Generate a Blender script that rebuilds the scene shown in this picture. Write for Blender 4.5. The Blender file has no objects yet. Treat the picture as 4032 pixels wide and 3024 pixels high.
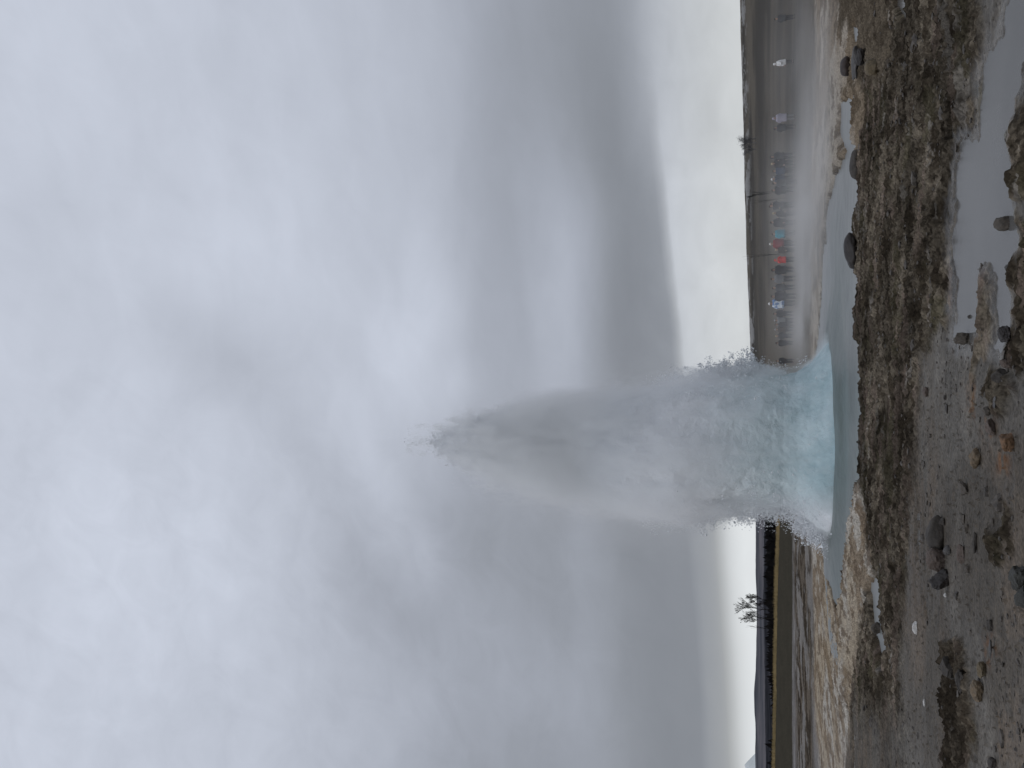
import bpy, bmesh, math, random
import numpy as np
from mathutils import Vector, Matrix

random.seed(7)
rng = np.random.default_rng(11)
R = math.radians
sc = bpy.context.scene
C = sc.collection

# ------------------------------------------------------------------ camera
# The photograph was taken with the phone on its side: up in the place is left in the picture.
EYE = 1.6
F = 3350.0
PITCH = R(17.1)
cam_data = bpy.data.cameras.new("camera")
cam = bpy.data.objects.new("camera", cam_data)
C.objects.link(cam)
sc.camera = cam
cam_data.sensor_fit = 'HORIZONTAL'
cam_data.sensor_width = 36.0
cam_data.lens = F / 4032 * 36.0
cam_data.clip_start = 0.1
cam_data.clip_end = 20000
fwd = Vector((0, math.cos(PITCH), math.sin(PITCH)))
upv = Vector((0, -math.sin(PITCH), math.cos(PITCH)))
right = Vector((1, 0, 0))
m = Matrix.Identity(4)
for i in range(3):
    m[i][0] = -upv[i]
    m[i][1] = right[i]
    m[i][2] = -fwd[i]
m[0][3], m[1][3], m[2][3] = 0, 0, EYE
cam.matrix_world = m

# ------------------------------------------------------------------ render settings
sc.view_settings.view_transform = 'Standard'
sc.view_settings.look = 'None'
sc.view_settings.gamma = 1
sc.view_settings.exposure = 0.0
sc.cycles.use_denoising = True
sc.cycles.max_bounces = 10
sc.cycles.diffuse_bounces = 3
sc.cycles.glossy_bounces = 3
sc.cycles.transparent_max_bounces = 12
sc.cycles.volume_bounces = 8
sc.cycles.volume_max_steps = 160
sc.cycles.sample_clamp_indirect = 4

SUN_EL, SUN_AZ = R(42), R(-128)      # a weak, very wide sun behind the cloud, to the left and somewhat behind the camera


class NT:
    """small helper for writing node maths"""
    def __init__(s, tree):
        s.t = tree
        tree.nodes.clear()

    def n(s, typ, **kw):
        nd = s.t.nodes.new(typ)
        for k, v in kw.items():
            setattr(nd, k, v)
        return nd

    def link(s, a, b):
        s.t.links.new(a, b)

    def put(s, sock, v):
        if isinstance(v, bpy.types.NodeSocket):
            s.link(v, sock)
        else:
            sock.default_value = v

    def m(s, op, a, b=0.0, c=0.0, clamp=False):
        nd = s.n('ShaderNodeMath', operation=op)
        nd.use_clamp = clamp
        s.put(nd.inputs[0], a)
        s.put(nd.inputs[1], b)
        s.put(nd.inputs[2], c)
        return nd.outputs[0]

    def ss(s, v, e0, e1):           # smoothstep; e0 may be above e1
        nd = s.n('ShaderNodeMapRange', interpolation_type='SMOOTHSTEP')
        s.put(nd.inputs['Value'], v)
        if e0 <= e1:
            nd.inputs['From Min'].default_value, nd.inputs['From Max'].default_value = e0, e1
            nd.inputs['To Min'].default_value, nd.inputs['To Max'].default_value = 0, 1
        else:
            nd.inputs['From Min'].default_value, nd.inputs['From Max'].default_value = e1, e0
            nd.inputs['To Min'].default_value, nd.inputs['To Max'].default_value = 1, 0
        return nd.outputs['Result']

    def mr(s, v, a, b, c, d):
        nd = s.n('ShaderNodeMapRange')
        s.put(nd.inputs['Value'], v)
        for k, x in zip(('From Min', 'From Max', 'To Min', 'To Max'), (a, b, c, d)):
            nd.inputs[k].default_value = x
        return nd.outputs['Result']

    def xyz(s, v):
        nd = s.n('ShaderNodeSeparateXYZ')
        s.link(v, nd.inputs[0])
        return nd.outputs

    def vec(s, x, y, z):
        nd = s.n('ShaderNodeCombineXYZ')
        for i, q in enumerate((x, y, z)):
            s.put(nd.inputs[i], q)
        return nd.outputs[0]

    def noise(s, v, scale, detail=3, rough=0.5, dist=0.0, out=0):
        nd = s.n('ShaderNodeTexNoise')
        s.link(v, nd.inputs['Vector'])
        nd.inputs['Scale'].default_value = scale
        nd.inputs['Detail'].default_value = detail
        nd.inputs['Roughness'].default_value = rough
        nd.inputs['Distortion'].default_value = dist
        return nd.outputs[out]

    def curve(s, v, pts):            # pts in 0..1
        nd = s.n('ShaderNodeFloatCurve')
        s.put(nd.inputs['Value'], v)
        cu = nd.mapping.curves[0]
        pts = sorted(pts)
        cu.points[0].location = pts[0]
        cu.points[1].location = pts[-1]
        for p in pts[1:-1]:
            cu.points.new(*p)
        for p in cu.points:
            p.handle_type = 'AUTO_CLAMPED'
        nd.mapping.update()
        return nd.outputs[0]

    def mix(s, f, a, b, blend='MIX'):
        nd = s.n('ShaderNodeMix', data_type='RGBA', blend_type=blend)
        s.put(nd.inputs[0], f)
        s.put(nd.inputs[6], a if isinstance(a, bpy.types.NodeSocket) else (*a, 1))
        s.put(nd.inputs[7], b if isinstance(b, bpy.types.NodeSocket) else (*b, 1))
        return nd.outputs[2]


def lin(c):
    c = c / 255.0
    return c / 12.92 if c <= 0.04045 else ((c + 0.055) / 1.055) ** 2.4


def px_dir(x, y):
    """direction of a pixel of the 4032x3024 photograph"""
    return fwd + right * ((3024 - y - 1512) / F) + upv * ((2016 - x) / F)


def px_ae(x, y):
    d = px_dir(x, y).normalized()
    return math.atan2(d.x, d.y), math.asin(d.z)


def G(x, y, z=0.0):
    """point at height z seen at pixel (x, y) of the photograph"""
    d = px_dir(x, y)
    t = (z - EYE) / d.z
    return Vector((d.x * t, d.y * t, z))


def at(x, y, Y):
    d = px_dir(x, y)
    t = Y / d.y
    return Vector((d.x * t, Y, EYE + d.z * t))


# ------------------------------------------------------------------ sky
world = bpy.data.worlds.new("World")
sc.world = world
world.use_nodes = True
w = NT(world.node_tree)
tc = w.n('ShaderNodeTexCoord')
gx, gy, gz = w.xyz(tc.outputs['Generated'])
az = w.m('ARCTAN2', gx, gy)
el = w.m('ARCSINE', gz)
sv = w.vec(az, w.m('MULTIPLY', el, 2.2), 0.0)
wn = w.noise(sv, 2.3, 4, 0.5, 0.3)
wn2 = w.noise(sv, 6.5, 4, 0.55, 0.6)
warp = w.m('ADD', w.m('MULTIPLY', w.m('SUBTRACT', wn, 0.5), 0.05), w.m('MULTIPLY', w.m('SUBTRACT', wn2, 0.5), 0.016))
EMAX = 1.2
A0 = px_ae(2900, 1750)[0]
slope = w.m('MULTIPLY', w.m('SUBTRACT', w.m('MINIMUM', w.m('MAXIMUM', az, -0.6), 0.6), A0), 0.085)
slope = w.m('MULTIPLY', slope, w.ss(el, 0.45, 0.1))
warp = w.m('MULTIPLY', warp, w.ss(el, -0.02, 0.22))
ee = w.m('ADD', w.m('SUBTRACT', el, slope), warp)
ee = w.m('DIVIDE', ee, EMAX, clamp=True)


def prof(rows, y):
    out = [(1.0, lin(205))]
    for xd, g in rows:
        e = px_ae(xd * 1.8228, y)[1]
        out.append((e / EMAX, lin(g)))
    out.append((0.0, lin(rows[0][1]) * 0.97))
    return out


LEFT = [(1632, 226), (1600, 230), (1575, 224), (1552, 207), (1532, 178), (1515, 160), (1480, 150), (1466, 140),
        (1400, 139), (1340, 143), (1300, 150), (1240, 156), (1200, 153), (1100, 158), (1000, 167), (900, 177), (750, 189), (600, 197), (400, 202), (200, 204), (0, 205)]
RIGHT = [(1605, 212), (1550, 208), (1500, 203), (1494, 191), (1480, 166), (1464, 149), (1415, 146), (1355, 149),
         (1310, 157), (1270, 167), (1230, 175), (1180, 176), (1120, 171), (1050, 173), (980, 184), (900, 192), (750, 195), (600, 197), (400, 201), (0, 205)]
vL = w.curve(ee, prof(LEFT, 2000))
vR = w.curve(ee, prof(RIGHT, 1400))
RIGHT2 = [(1605, 207), (1550, 202), (1500, 197), (1450, 190), (1400, 179), (1350, 165), (1310, 158), (1260, 158), (1200, 163),
          (1120, 170), (1000, 180), (900, 187), (750, 193), (600, 198), (400, 201), (0, 205)]
vR2 = w.curve(w.m('DIVIDE', w.m('ADD', el, warp), EMAX, clamp=True), prof(RIGHT2, 300))
sR2 = w.ss(az, px_ae(2600, 950)[0], px_ae(2600, 60)[0])
vR = w.m('ADD', w.m('MULTIPLY', vR, w.m('SUBTRACT', 1.0, sR2)), w.m('MULTIPLY', vR2, sR2))
side = w.ss(az, A0 - 0.10, A0 + 0.06)
val = w.m('ADD', w.m('MULTIPLY', vL, w.m('SUBTRACT', 1.0, side)), w.m('MULTIPLY', vR, side))


def blob(x, y, sx, sy, rot, amp):
    """a darker or lighter cloud mass standing in that part of the sky (x, y, radii in display pixels)"""
    a, e = px_ae(x * 1.8228, y * 1.8228)
    su, sv_ = sy * 1.8228 / F, sx * 1.8228 / F
    da = w.m('SUBTRACT', w.m('ADD', az, warp), a)
    de = w.m('SUBTRACT', w.m('ADD', el, warp), e)
    c, s_ = math.cos(rot), math.sin(rot)
    p = w.m('ADD', w.m('MULTIPLY', da, c / su), w.m('MULTIPLY', de, s_ / su))
    q = w.m('ADD', w.m('MULTIPLY', da, -s_ / sv_), w.m('MULTIPLY', de, c / sv_))
    r2 = w.m('ADD', w.m('MULTIPLY', p, p), w.m('MULTIPLY', q, q))
    return w.m('MULTIPLY', w.m('EXPONENT', w.m('MULTIPLY', r2, -1.0)), amp)


acc = None
for b in [
    (1120, 250, 130, 330, 0.0, -0.06),    # grey shelf, upper right
    (1310, 150, 80, 300, 0.0, -0.06),
    (1240, 560, 60, 230, -0.12, 0.07),    # pale wedge
    (900, 720, 85, 200, -0.3, 0.08),
    (990, 830, 50, 70, -0.4, 0.05),
    (1010, 1150, 90, 130, 0.3, -0.03),
    (760, 1230, 70, 150, 0.3, -0.06),
    (880, 1350, 60, 120, 0.5, -0.04),
    (1170, 1500, 110, 120, 0.0, 0.05),
    (450, 740, 90, 150, 0.6, -0.07),
    (560, 500, 150, 230, 0.5, 0.05),
    (640, 950, 90, 140, 0.5, -0.05),
    (140, 650, 100, 400, 0.0, -0.03),
    (330, 1200, 150, 300, 0.2, 0.05),
    (830, 1050, 45, 200, 0.5, 0.06),
    (1540, 900, 30, 60, 0.0, -0.05),
    (1530, 300, 40, 160, 0.0, -0.05),
    (1350, 760, 60, 260, 0.0, -0.03),
]:
    t = blob(*b)
    acc = t if acc is None else w.m('ADD', acc, t)
val = w.m('ADD', val, acc)
sv3 = w.vec(w.m('ADD', w.m('MULTIPLY', az, 0.8), w.m('MULTIPLY', el, 0.5)), w.m('MULTIPLY', el, 1.3), 3.7)
n3 = w.m('SUBTRACT', w.noise(sv3, 5.0, 5, 0.5, 0.7), 0.5)
n4 = w.m('SUBTRACT', w.noise(w.vec(az, w.m('MULTIPLY', el, 3.0), 9.1), 9.0, 4, 0.5, 0.4), 0.5)
sv5 = w.vec(w.m('ADD', az, w.m('MULTIPLY', el, 0.55)), w.m('SUBTRACT', w.m('MULTIPLY', el, 1.5), w.m('MULTIPLY', az, 0.9)), 5.5)
n5 = w.m('SUBTRACT', w.noise(sv5, 13.0, 5, 0.6, 0.9), 0.5)
mod = w.m('ADD', w.m('MULTIPLY', n3, 0.15), w.m('ADD', w.m('MULTIPLY', n4, 0.13), w.m('MULTIPLY', n5, w.m('ADD', 0.07, w.m('MULTIPLY', w.ss(az, 0.1, -0.2), 0.13)))))
mod = w.m('MULTIPLY', mod, w.m('ADD', w.m('ADD', 0.35, w.m('MULTIPLY', side, 0.6)), w.m('MULTIPLY', w.ss(el, 0.03, 0.25), w.m('SUBTRACT', 0.65, w.m('MULTIPLY', side, 0.6)))))
n6 = w.m('SUBTRACT', w.noise(w.vec(az, w.m('MULTIPLY', el, 1.8), 2.2), 16.0, 5, 0.55, 0.5), 0.5)
low = w.m('MULTIPLY', w.m('MULTIPLY', side, w.ss(el, 0.20, 0.10)), 0.22)
mod = w.m('ADD', mod, w.m('MULTIPLY', n6, low))
val = w.m('MULTIPLY', val, w.m('ADD', 1.0, mod))
val = w.m('MAXIMUM', val, 0.05)
hz = w.ss(el, 0.20, 0.03)
tint = w.mix(hz, (0.930, 0.995, 1.145), (0.965, 1.0, 1.025))
drk = w.ss(val, 0.42, 0.24)
tint = w.mix(drk, tint, (0.94, 1.0, 1.12))
cloud = w.mix(1.0, tint, w.vec(val, val, val), 'MULTIPLY')
sky = w.n('ShaderNodeTexSky', sky_type='NISHITA')
sky.sun_disc = False
sky.sun_elevation = SUN_EL
sky.sun_rotation = SUN_AZ
skyc = w.mix(1.0, sky.outputs[0], (0.06, 0.06, 0.06), 'MULTIPLY')
full = w.mix(0.965, skyc, cloud)
bg = w.n('ShaderNodeBackground')
w.link(full, bg.inputs[0])
bg.inputs[1].default_value = 1.0
wo = w.n('ShaderNodeOutputWorld')
w.link(bg.outputs[0], wo.inputs[0])

sun_d = bpy.data.lights.new("sun", 'SUN')
sun_d.energy = 0.65
sun_d.angle = R(60)
sun_d.color = (1.0, 0.985, 0.96)
sun = bpy.data.objects.new("sun", sun_d)
C.objects.link(sun)
sd = Vector((math.sin(SUN_AZ) * math.cos(SUN_EL), math.cos(SUN_AZ) * math.cos(SUN_EL), math.sin(SUN_EL)))
sun.rotation_euler = sd.to_track_quat('Z', 'Y').to_euler()
sun.location = sd * 50


# ------------------------------------------------------------------ helpers
def obj(name, me, mat=None, parent=None, **props):
    o = bpy.data.objects.new(name, me)
    C.objects.link(o)
    if mat is not None and me is not None and not me.materials:
        me.materials.append(mat)
    if parent is not None:
        o.parent = parent
    for k, v in props.items():
        o[k] = v
    return o


def mesh_np(name, V, Fq, smooth=True):
    me = bpy.data.meshes.new(name)
    V = np.asarray(V, dtype=np.float32)
    Fq = np.asarray(Fq, dtype=np.int32)
    me.vertices.add(len(V))
    me.vertices.foreach_set('co', V.ravel())
    k = Fq.shape[1]
    me.loops.add(len(Fq) * k)
    me.loops.foreach_set('vertex_index', Fq.ravel())
    me.polygons.add(len(Fq))
    me.polygons.foreach_set('loop_start', np.arange(0, len(Fq) * k, k, dtype=np.int32))
    me.polygons.foreach_set('use_smooth', np.full(len(Fq), smooth))
    me.update(calc_edges=True)
    me.validate()
    return me


def add_col(me, cols, name='Col'):
    ca = me.color_attributes.new(name, 'FLOAT_COLOR', 'POINT')
    a = np.ones((len(cols), 4), dtype=np.float32)
    a[:, :cols.shape[1]] = cols
    ca.data.foreach_set('color', a.ravel())


def _h(ix, iy, iz, s):
    with np.errstate(over='ignore'):
        n = (ix.astype(np.uint32) * np.uint32(374761393) + iy.astype(np.uint32) * np.uint32(668265263)
             + iz.astype(np.uint32) * np.uint32(2147483647 - 58) + np.uint32(s * 1274126177 % 4294967291))
        n = (n ^ (n >> np.uint32(13))) * np.uint32(1274126177)
        n = (n ^ (n >> np.uint32(16))) * np.uint32(2246822519)
        n = n ^ (n >> np.uint32(15))
    return n.astype(np.float64) / 4294967295.0


def vnoise(x, y, seed=0, z=None):
    x = np.asarray(x, float)
    y = np.asarray(y, float)
    fx, fy = np.floor(x), np.floor(y)
    tx, ty = x - fx, y - fy
    tx = tx * tx * tx * (tx * (tx * 6 - 15) + 10)
    ty = ty * ty * ty * (ty * (ty * 6 - 15) + 10)
    ix, iy = fx.astype(np.int64), fy.astype(np.int64)
    if z is None:
        o = np.zeros_like(ix)
        a = _h(ix, iy, o, seed) * (1 - tx) + _h(ix + 1, iy, o, seed) * tx
        b = _h(ix, iy + 1, o, seed) * (1 - tx) + _h(ix + 1, iy + 1, o, seed) * tx
        return a * (1 - ty) + b * ty
    fz = np.floor(z)
    tz = z - fz
    tz = tz * tz * (3 - 2 * tz)
    iz = fz.astype(np.int64)
    r = []
    for k in (0, 1):
        a = _h(ix, iy, iz + k, seed) * (1 - tx) + _h(ix + 1, iy, iz + k, seed) * tx
        b = _h(ix, iy + 1, iz + k, seed) * (1 - tx) + _h(ix + 1, iy + 1, iz + k, seed) * tx
        r.append(a * (1 - ty) + b * ty)
    return r[0] * (1 - tz) + r[1] * tz


def fbm(x, y, octs=4, seed=0, gain=0.5, z=None):
    s, a, t = 0, 1.0, 0
    for i in range(octs):
        f = 2.03 ** i
        c, sn = math.cos(i * 0.9), math.sin(i * 0.9)
        s = s + a * vnoise((x * c - y * sn) * f + 17.3 * i, (x * sn + y * c) * f - 9.1 * i, seed + i, None if z is None else z * f)
        t += a
        a *= gain
    return s / t


def sstep(a, b, x):
    t = np.clip((x - a) / (b - a), 0, 1)
    return t * t * (3 - 2 * t)


def cellular(x, y, seed=0):
    """distance to nearest and second nearest random cell point, and the cell's random value"""
    ix, iy = np.floor(x).astype(np.int64), np.floor(y).astype(np.int64)
    o = np.zeros_like(ix)
    d1 = np.full(x.shape, 9.0)
    d2 = np.full(x.shape, 9.0)
    v = np.zeros(x.shape)
    for dx in (-1, 0, 1):
        for dy in (-1, 0, 1):
            cx, cy = ix + dx, iy + dy
            px = cx + _h(cx, cy, o, seed + 1)
            py = cy + _h(cx, cy, o, seed + 2)
            d = np.hypot(x - px, y - py)
            hv = _h(cx, cy, o, seed + 3)
            nearer = d < d1
            d2 = np.where(nearer, d1, np.minimum(d2, d))
            v = np.where(nearer, hv, v)
            d1 = np.where(nearer, d, d1)
    return d1, d2, v


def ingon(px, py, poly):
    inside = np.zeros(px.shape, bool)
    n = len(poly)
    for i in range(n):
        x1, y1 = poly[i]
        x2, y2 = poly[(i + 1) % n]
        c = ((y1 > py) != (y2 > py)) & (px < (x2 - x1) * (py - y1) / (y2 - y1 + 1e-9) + x1)
        inside ^= c
    return inside


def sdpoly(px, py, poly, sx=1.0, sy=0.35):
    """signed distance (positive inside), measured so that it is roughly isotropic on the ground"""
    X, Y = px * sx, py * sy
    d = np.full(px.shape, 1e9)
    n = len(poly)
    for i in range(n):
        x1, y1 = poly[i][0] * sx, poly[i][1] * sy
        x2, y2 = poly[(i + 1) % n][0] * sx, poly[(i + 1) % n][1] * sy
        ex, ey = x2 - x1, y2 - y1
        t = np.clip(((X - x1) * ex + (Y - y1) * ey) / (ex * ex + ey * ey + 1e-9), 0, 1)
        d = np.minimum(d, np.hypot(X - x1 - t * ex, Y - y1 - t * ey))
    return np.where(ingon(px, py, poly), d, -d)


def to_px(x, y):
    """photo pixel at which the ground point (x, y, 0) is seen"""
    ys = np.maximum(y, 0.5)
    c, s = math.cos(PITCH), math.sin(PITCH)
    zc = ys * c - EYE * s
    uc = -ys * s - EYE * c
    return 2016 - F * uc / zc, 1512 - F * x / zc


# ------------------------------------------------------------------ ground: heights and colours
WL, PL = -0.035, -0.04       # levels of the puddles and of the geyser's pool

pool_poly = [(3240, 2215), (3300, 2395), (3318, 2330), (3330, 2200), (3348, 2100), (3362, 2000), (3378, 1930), (3400, 1860),
             (3398, 1700), (3402, 1500), (3392, 1400), (3374, 1300), (3372, 1200), (3380, 1100), (3366, 1000), (3374, 900),
             (3382, 800), (3390, 700), (3388, 600), (3372, 560), (3320, 610), (3285, 690), (3255, 820), (3240, 1000),
             (3228, 1200), (3212, 1400), (3205, 1700), (3205, 2000)]
PUDDLES = [
    # the broad one at the near right, its arm and its inlet
    [(3770, 560), (3756, 700), (3750, 900), (3748, 1120), (3735, 1330), (3790, 1370), (3812, 1250), (3830, 1080), (3862, 1040), (3900, 1080),
     (3902, 1250), (3900, 1385), (3935, 1400), (3955, 1250), (3960, 1150), (3955, 1060), (3978, 950), (3985, 850), (3985, 700),
     (3955, 560), (3995, 420), (4030, 300), (4120, 220), (4120, -60), (3985, -60), (3935, 120), (3880, 200), (3850, 360), (3860, 470), (3840, 560)],
    [(3500, 90), (3505, 170), (3502, 240), (3524, 236), (3528, 160), (3516, 90)],
    [(3525, -40), (3530, 40), (3552, 84), (3575, 70), (3580, -40)],
    [(3782, 30), (3780, 120), (3800, 132), (3808, 40)],
    [(3800, 160), (3802, 240), (3814, 240), (3812, 160)],
    [(3745, 405), (3724, 520), (3722, 560), (3745, 540), (3752, 430)],
    [(3425, 2290), (3432, 2400), (3446, 2480), (3462, 2600), (3486, 2700), (3500, 2660), (3492, 2500), (3472, 2400), (3456, 2240), (3440, 2240)],
    [(3462, 1925), (3462, 1990), (3456, 2020), (3470, 2000), (3482, 1930)],
    [(3352, 2840), (3356, 3100), (3376, 3100), (3366, 2900)],
    [(3383, 706), (3383, 820), (3394, 822), (3397, 720)],
    [(3303, 400), (3300, 520), (3320, 600), (3360, 610), (3366, 500), (3358, 400), (3340, 372)],
    [(3345, 90), (3356, 175), (3388, 178), (3384, 110)],
    [(3350, 312), (3350, 400), (3368, 400), (3368, 320)],
    [(3610, 2000), (3606, 2200), (3616, 2200), (3622, 2050)],
    [(3640, 2340), (3640, 2420), (3660, 2420), (3656, 2350)],
    [(3100, 2640), (3090, 3100), (3124, 3100), (3118, 2800)],
]

BAND_Y = [-200, 0, 300, 450, 560, 800, 1100, 1300, 1400, 1560, 1800, 2000, 2200, 2400, 2600, 2800, 3024, 3300]
BAND_X = [3860, 3860, 3860, 3880, 3800, 3790, 3775, 3700, 3640, 3616, 3606, 3594, 3570, 3556, 3552, 3560, 3575, 3580]

# rough crust ledges standing out of the wet flat
CRUSTS = [
    [(3715, 2530), (3716, 2640), (3722, 2860), (3740, 3100), (3800, 3100), (3836, 2860), (3832, 2700), (3818, 2560), (3765, 2505)],
    [(3985, 860), (3972, 1000), (3966, 1180), (3960, 1300), (3965, 1420), (4000, 1470), (4090, 1480), (4120, 900)],
    [(4000, 180), (3990, 420), (3950, 560), (3985, 640), (3990, 800), (4110, 820), (4120, 150)],
    [(3835, 1040), (3818, 1250), (3812, 1440), (3830, 1640), (3852, 1500), (3895, 1380), (3902, 1200), (3890, 1060)],
    [(3900, 1450), (3890, 1540), (3910, 1640), (3960, 1640), (3985, 1500)],
    [(3905, 2095), (3898, 2160), (3910, 2240), (3950, 2230), (3950, 2110)],
    [(3955, 1975), (3960, 2100), (3965, 2185), (3995, 2180), (3998, 2040)],
]


def terrain(x, y):
    px, py = to_px(x, y)
    wob = fbm(x * 1.3, y * 1.3, 4, 31) - 0.5
    wob2 = fbm(x * 5, y * 5, 3, 41) - 0.5
    sc_ = np.clip((px - 3100) / 300, 0.25, 3.0)
    qx = px + (wob * 22 + wob2 * 16) * sc_
    qy = py + (wob2 * 40) * sc_
    near = sstep(3150, 3330, px)
    zc = np.hypot(x, y)

    # ---- heights
    rough = fbm(x * 2.2, y * 2.2, 5, 3, 0.55) - 0.5
    fine = fbm(x * 14, y * 14, 4, 8, 0.6) - 0.5
    ridge = 1 - np.abs(fbm(x * 5.0, y * 5.0, 4, 12, 0.55) - 0.5) * 5
    d1, d2, cv = cellular(x * 6.5 + wob * 5 + wob2 * 2.5, y * 9 + wob2 * 4, 5)
    crack = np.clip(1 - (d2 - d1) * 6, 0, 1)
    e1, e2, ev = cellular(x * 17 + wob * 5, y * 17 + wob2 * 3, 9)
    band_edge = np.interp(qy, BAND_Y, BAND_X)
    poolsd = sdpoly(qx, qy, pool_poly)
    bank = sstep(18, -18, qx - band_edge) * near
    bank *= sstep(2950, 2650, py + wob * 200) * 0.75 + 0.25
    crust = np.zeros_like(x)
    for p in CRUSTS:
        crust = np.maximum(crust, sstep(-6, 8, sdpoly(qx, qy, p)))
    rockm = np.maximum(bank, crust)

    z_flat = 0.006 * rough + 0.012 * fine - 0.02 * np.clip(fbm(x * 3.1, y * 3.1, 3, 77) - 0.62, 0, 1) * 4
    pit = np.clip(0.20 - e1, 0, 1) * (ev > 0.72)
    z_flat = z_flat - pit * 0.14
    chip = np.clip(0.22 - e1, 0, 1) * (ev < 0.12)
    z_flat = z_flat + chip * 0.16
    blocks = (cv - 0.45) * 0.032 - crack * 0.022
    z_rock = 0.03 + rough * 0.12 + blocks + fine * 0.095 + np.clip(ridge, -1, 1) * 0.012 - np.clip(0.25 - e1, 0, 1) * 0.13 * (ev > 0.45)
    # the sinter bank is highest a little way in from the pool
    z = z_flat * (1 - rockm) + z_rock * rockm
    z += 0.035 * sstep(60, 0, -poolsd) * bank * sstep(-40, 0, poolsd + 30)
    # gully in the bank
    g = np.exp(-((px - 3492) / 22.0) ** 2 - ((py - 1640) / 110.0) ** 2)
    z -= g * 0.11
    # far bank beyond the pool: gentle rise and low steps
    far = 1 - near
    step_ = fbm(x * 0.35, y * 0.35, 4, 55) - 0.5
    z_far = 0.12 * step_ + 0.05 * fine + 0.10 * rough
    mid = sstep(14.5, 19, y)
    z = z * (1 - far) + z_far * far
    z += mid * (1 - far) * 0.06 * step_
    z = np.maximum(z, WL + 0.006 + 0.003 * fine)

    pud = np.zeros_like(x)
    for i, p in enumerate(PUDDLES):
        d = sdpoly(qx, qy, p)
        k = 9 if i == 0 else 4
        pud = np.maximum(pud, sstep(-2.0, k, d))
    psd = np.full_like(x, -1e3)
    for p in PUDDLES[:1]:
        psd = np.maximum(psd, sdpoly(qx, qy, p))
    z = np.where(z > WL, WL + (z - WL) * (0.22 + 0.78 * sstep(2, 60, -psd)), z)
    wetfilm = sstep(0.50, 0.66, fbm(x * 0.9, y * 2.6, 4, 91)) * (1 - rockm) * near
    z = z * (1 - pud) + (WL - 0.03 + 0.012 * fine + 0.02 * rough) * pud
    pm = sstep(-1.5, 4, poolsd)
    z = z * (1 - pm) + (-0.9) * pm

    isl = sdpoly(qx, qy, [(3832, 1040), (3815, 1250), (3806, 1500), (3812, 1640), (3836, 1600), (3855, 1350), (3862, 1060)])
    z = z - np.clip(z - (WL + 0.02), 0, 1) * 0.75 * sstep(-2, 6, isl) * (1 - pud)
    # ---- the grassy berm and the rising hill on the right
    ta = x / np.maximum(y, 1)
    tb = np.clip((-ta - 0.02) / 0.45, 0, 1.3)
    berm = sstep(80, 96, y) * sstep(150, 104, y) * sstep(-0.0, -0.12, ta)
    z += berm * (0.75 + 0.85 * tb + 0.25 * (fbm(x * 0.08, y * 0.08, 3, 15) - 0.5))
    hr = sstep(-0.13, 0.0, ta)
    crest_el = np.interp(ta, [-0.15, -0.05, 0.03, 0.15, 0.3, 0.45, 0.8], [0.010, 0.020, 0.0237, 0.028, 0.0315, 0.0345, 0.04])
    crest_z = 1.6 + 340 * crest_el + 1.1 * (fbm(x * 0.03, y * 0.03, 4, 19) - 0.5)
    z += hr * sstep(80, 340, y) * crest_z * sstep(900, 420, y)
    z -= sstep(150, 260, y) * (1 - hr) * 5

    # ---- base colours
    n1 = fbm(x * 0.8, y * 0.8, 5, 61)
    n2 = fbm(x * 3.5, y * 3.5, 5, 62, 0.6)
    n3 = fbm(x * 11, y * 11, 4, 63, 0.6)
    shp = x.shape + (3,)

    def c3(r, g_, b):
        return np.broadcast_to(np.array([r, g_, b]), shp)

    def lerp(a, b, t):
        t = np.clip(t, 0, 1)[..., None]
        return a * (1 - t) + b * t

    mud = lerp(c3(0.135, 0.120, 0.103), c3(0.222, 0.208, 0.190), sstep(0.35, 0.65, n1))
    mud = lerp(mud, c3(0.185, 0.152, 0.122), sstep(0.50, 0.72, fbm(x * 0.7 + 4, y * 1.2, 4, 71)) * sstep(1500, 2000, py) * 0.9)
    mud = lerp(mud, c3(0.08, 0.068, 0.055), sstep(0.56, 0.74, n3) * 0.55 + (pit > 0.02) * 0.6)
    mud = lerp(mud, c3(0.13, 0.11, 0.09), chip * 5)
    rock = lerp(c3(0.072, 0.060, 0.046), c3(0.215, 0.188, 0.152), sstep(0.32, 0.68, n2))
    rock = lerp(rock, c3(0.035, 0.029, 0.023), sstep(0.50, 0.68, n3) * 0.75)
    rock = lerp(rock, c3(0.10, 0.092, 0.062), sstep(0.58, 0.74, fbm(x * 1.7, y * 1.7, 4, 64)) * 0.6)
    rock = lerp(rock, c3(0.25, 0.20, 0.175), sstep(0.60, 0.72, fbm(x * 1.1, y * 4.2, 4, 65)) * 0.55)
    rock = lerp(rock, c3(0.36, 0.34, 0.32), sstep(0.70, 0.76, fbm(x * 1.6, y * 5.5, 4, 66)) * 0.5)
    rock = lerp(rock, c3(0.045, 0.036, 0.03), crack * 0.5)
    rock = lerp(rock, c3(0.085, 0.07, 0.055), crust * 0.4 * sstep(2400, 2500, py))  # left ledge mixed darker: its own brown plus painted-in shadow
    rock = rock * (0.62 + 0.76 * sstep(0.32, 0.68, fbm(x * 1.3, y * 0.9, 4, 68, 0.6)))[..., None]
    mud = mud * (0.80 + 0.40 * sstep(0.3, 0.7, fbm(x * 0.55, y * 0.8, 4, 69, 0.6)))[..., None]
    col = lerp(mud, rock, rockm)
    rust = sum(np.exp(-((px - a) / 22.0) ** 2 - ((py - b) / 55.0) ** 2) for a, b in ((3895, 1690), (3945, 1820), (3830, 1580), (3900, 2560)))
    col = lerp(col, c3(0.26, 0.13, 0.06), rust * sstep(0.4, 0.62, n3))
    # tan island in the broad puddle, orange mud in the near left corner
    col = lerp(col, c3(0.25, 0.205, 0.165), sstep(-3, 8, isl) * 0.8)
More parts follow.
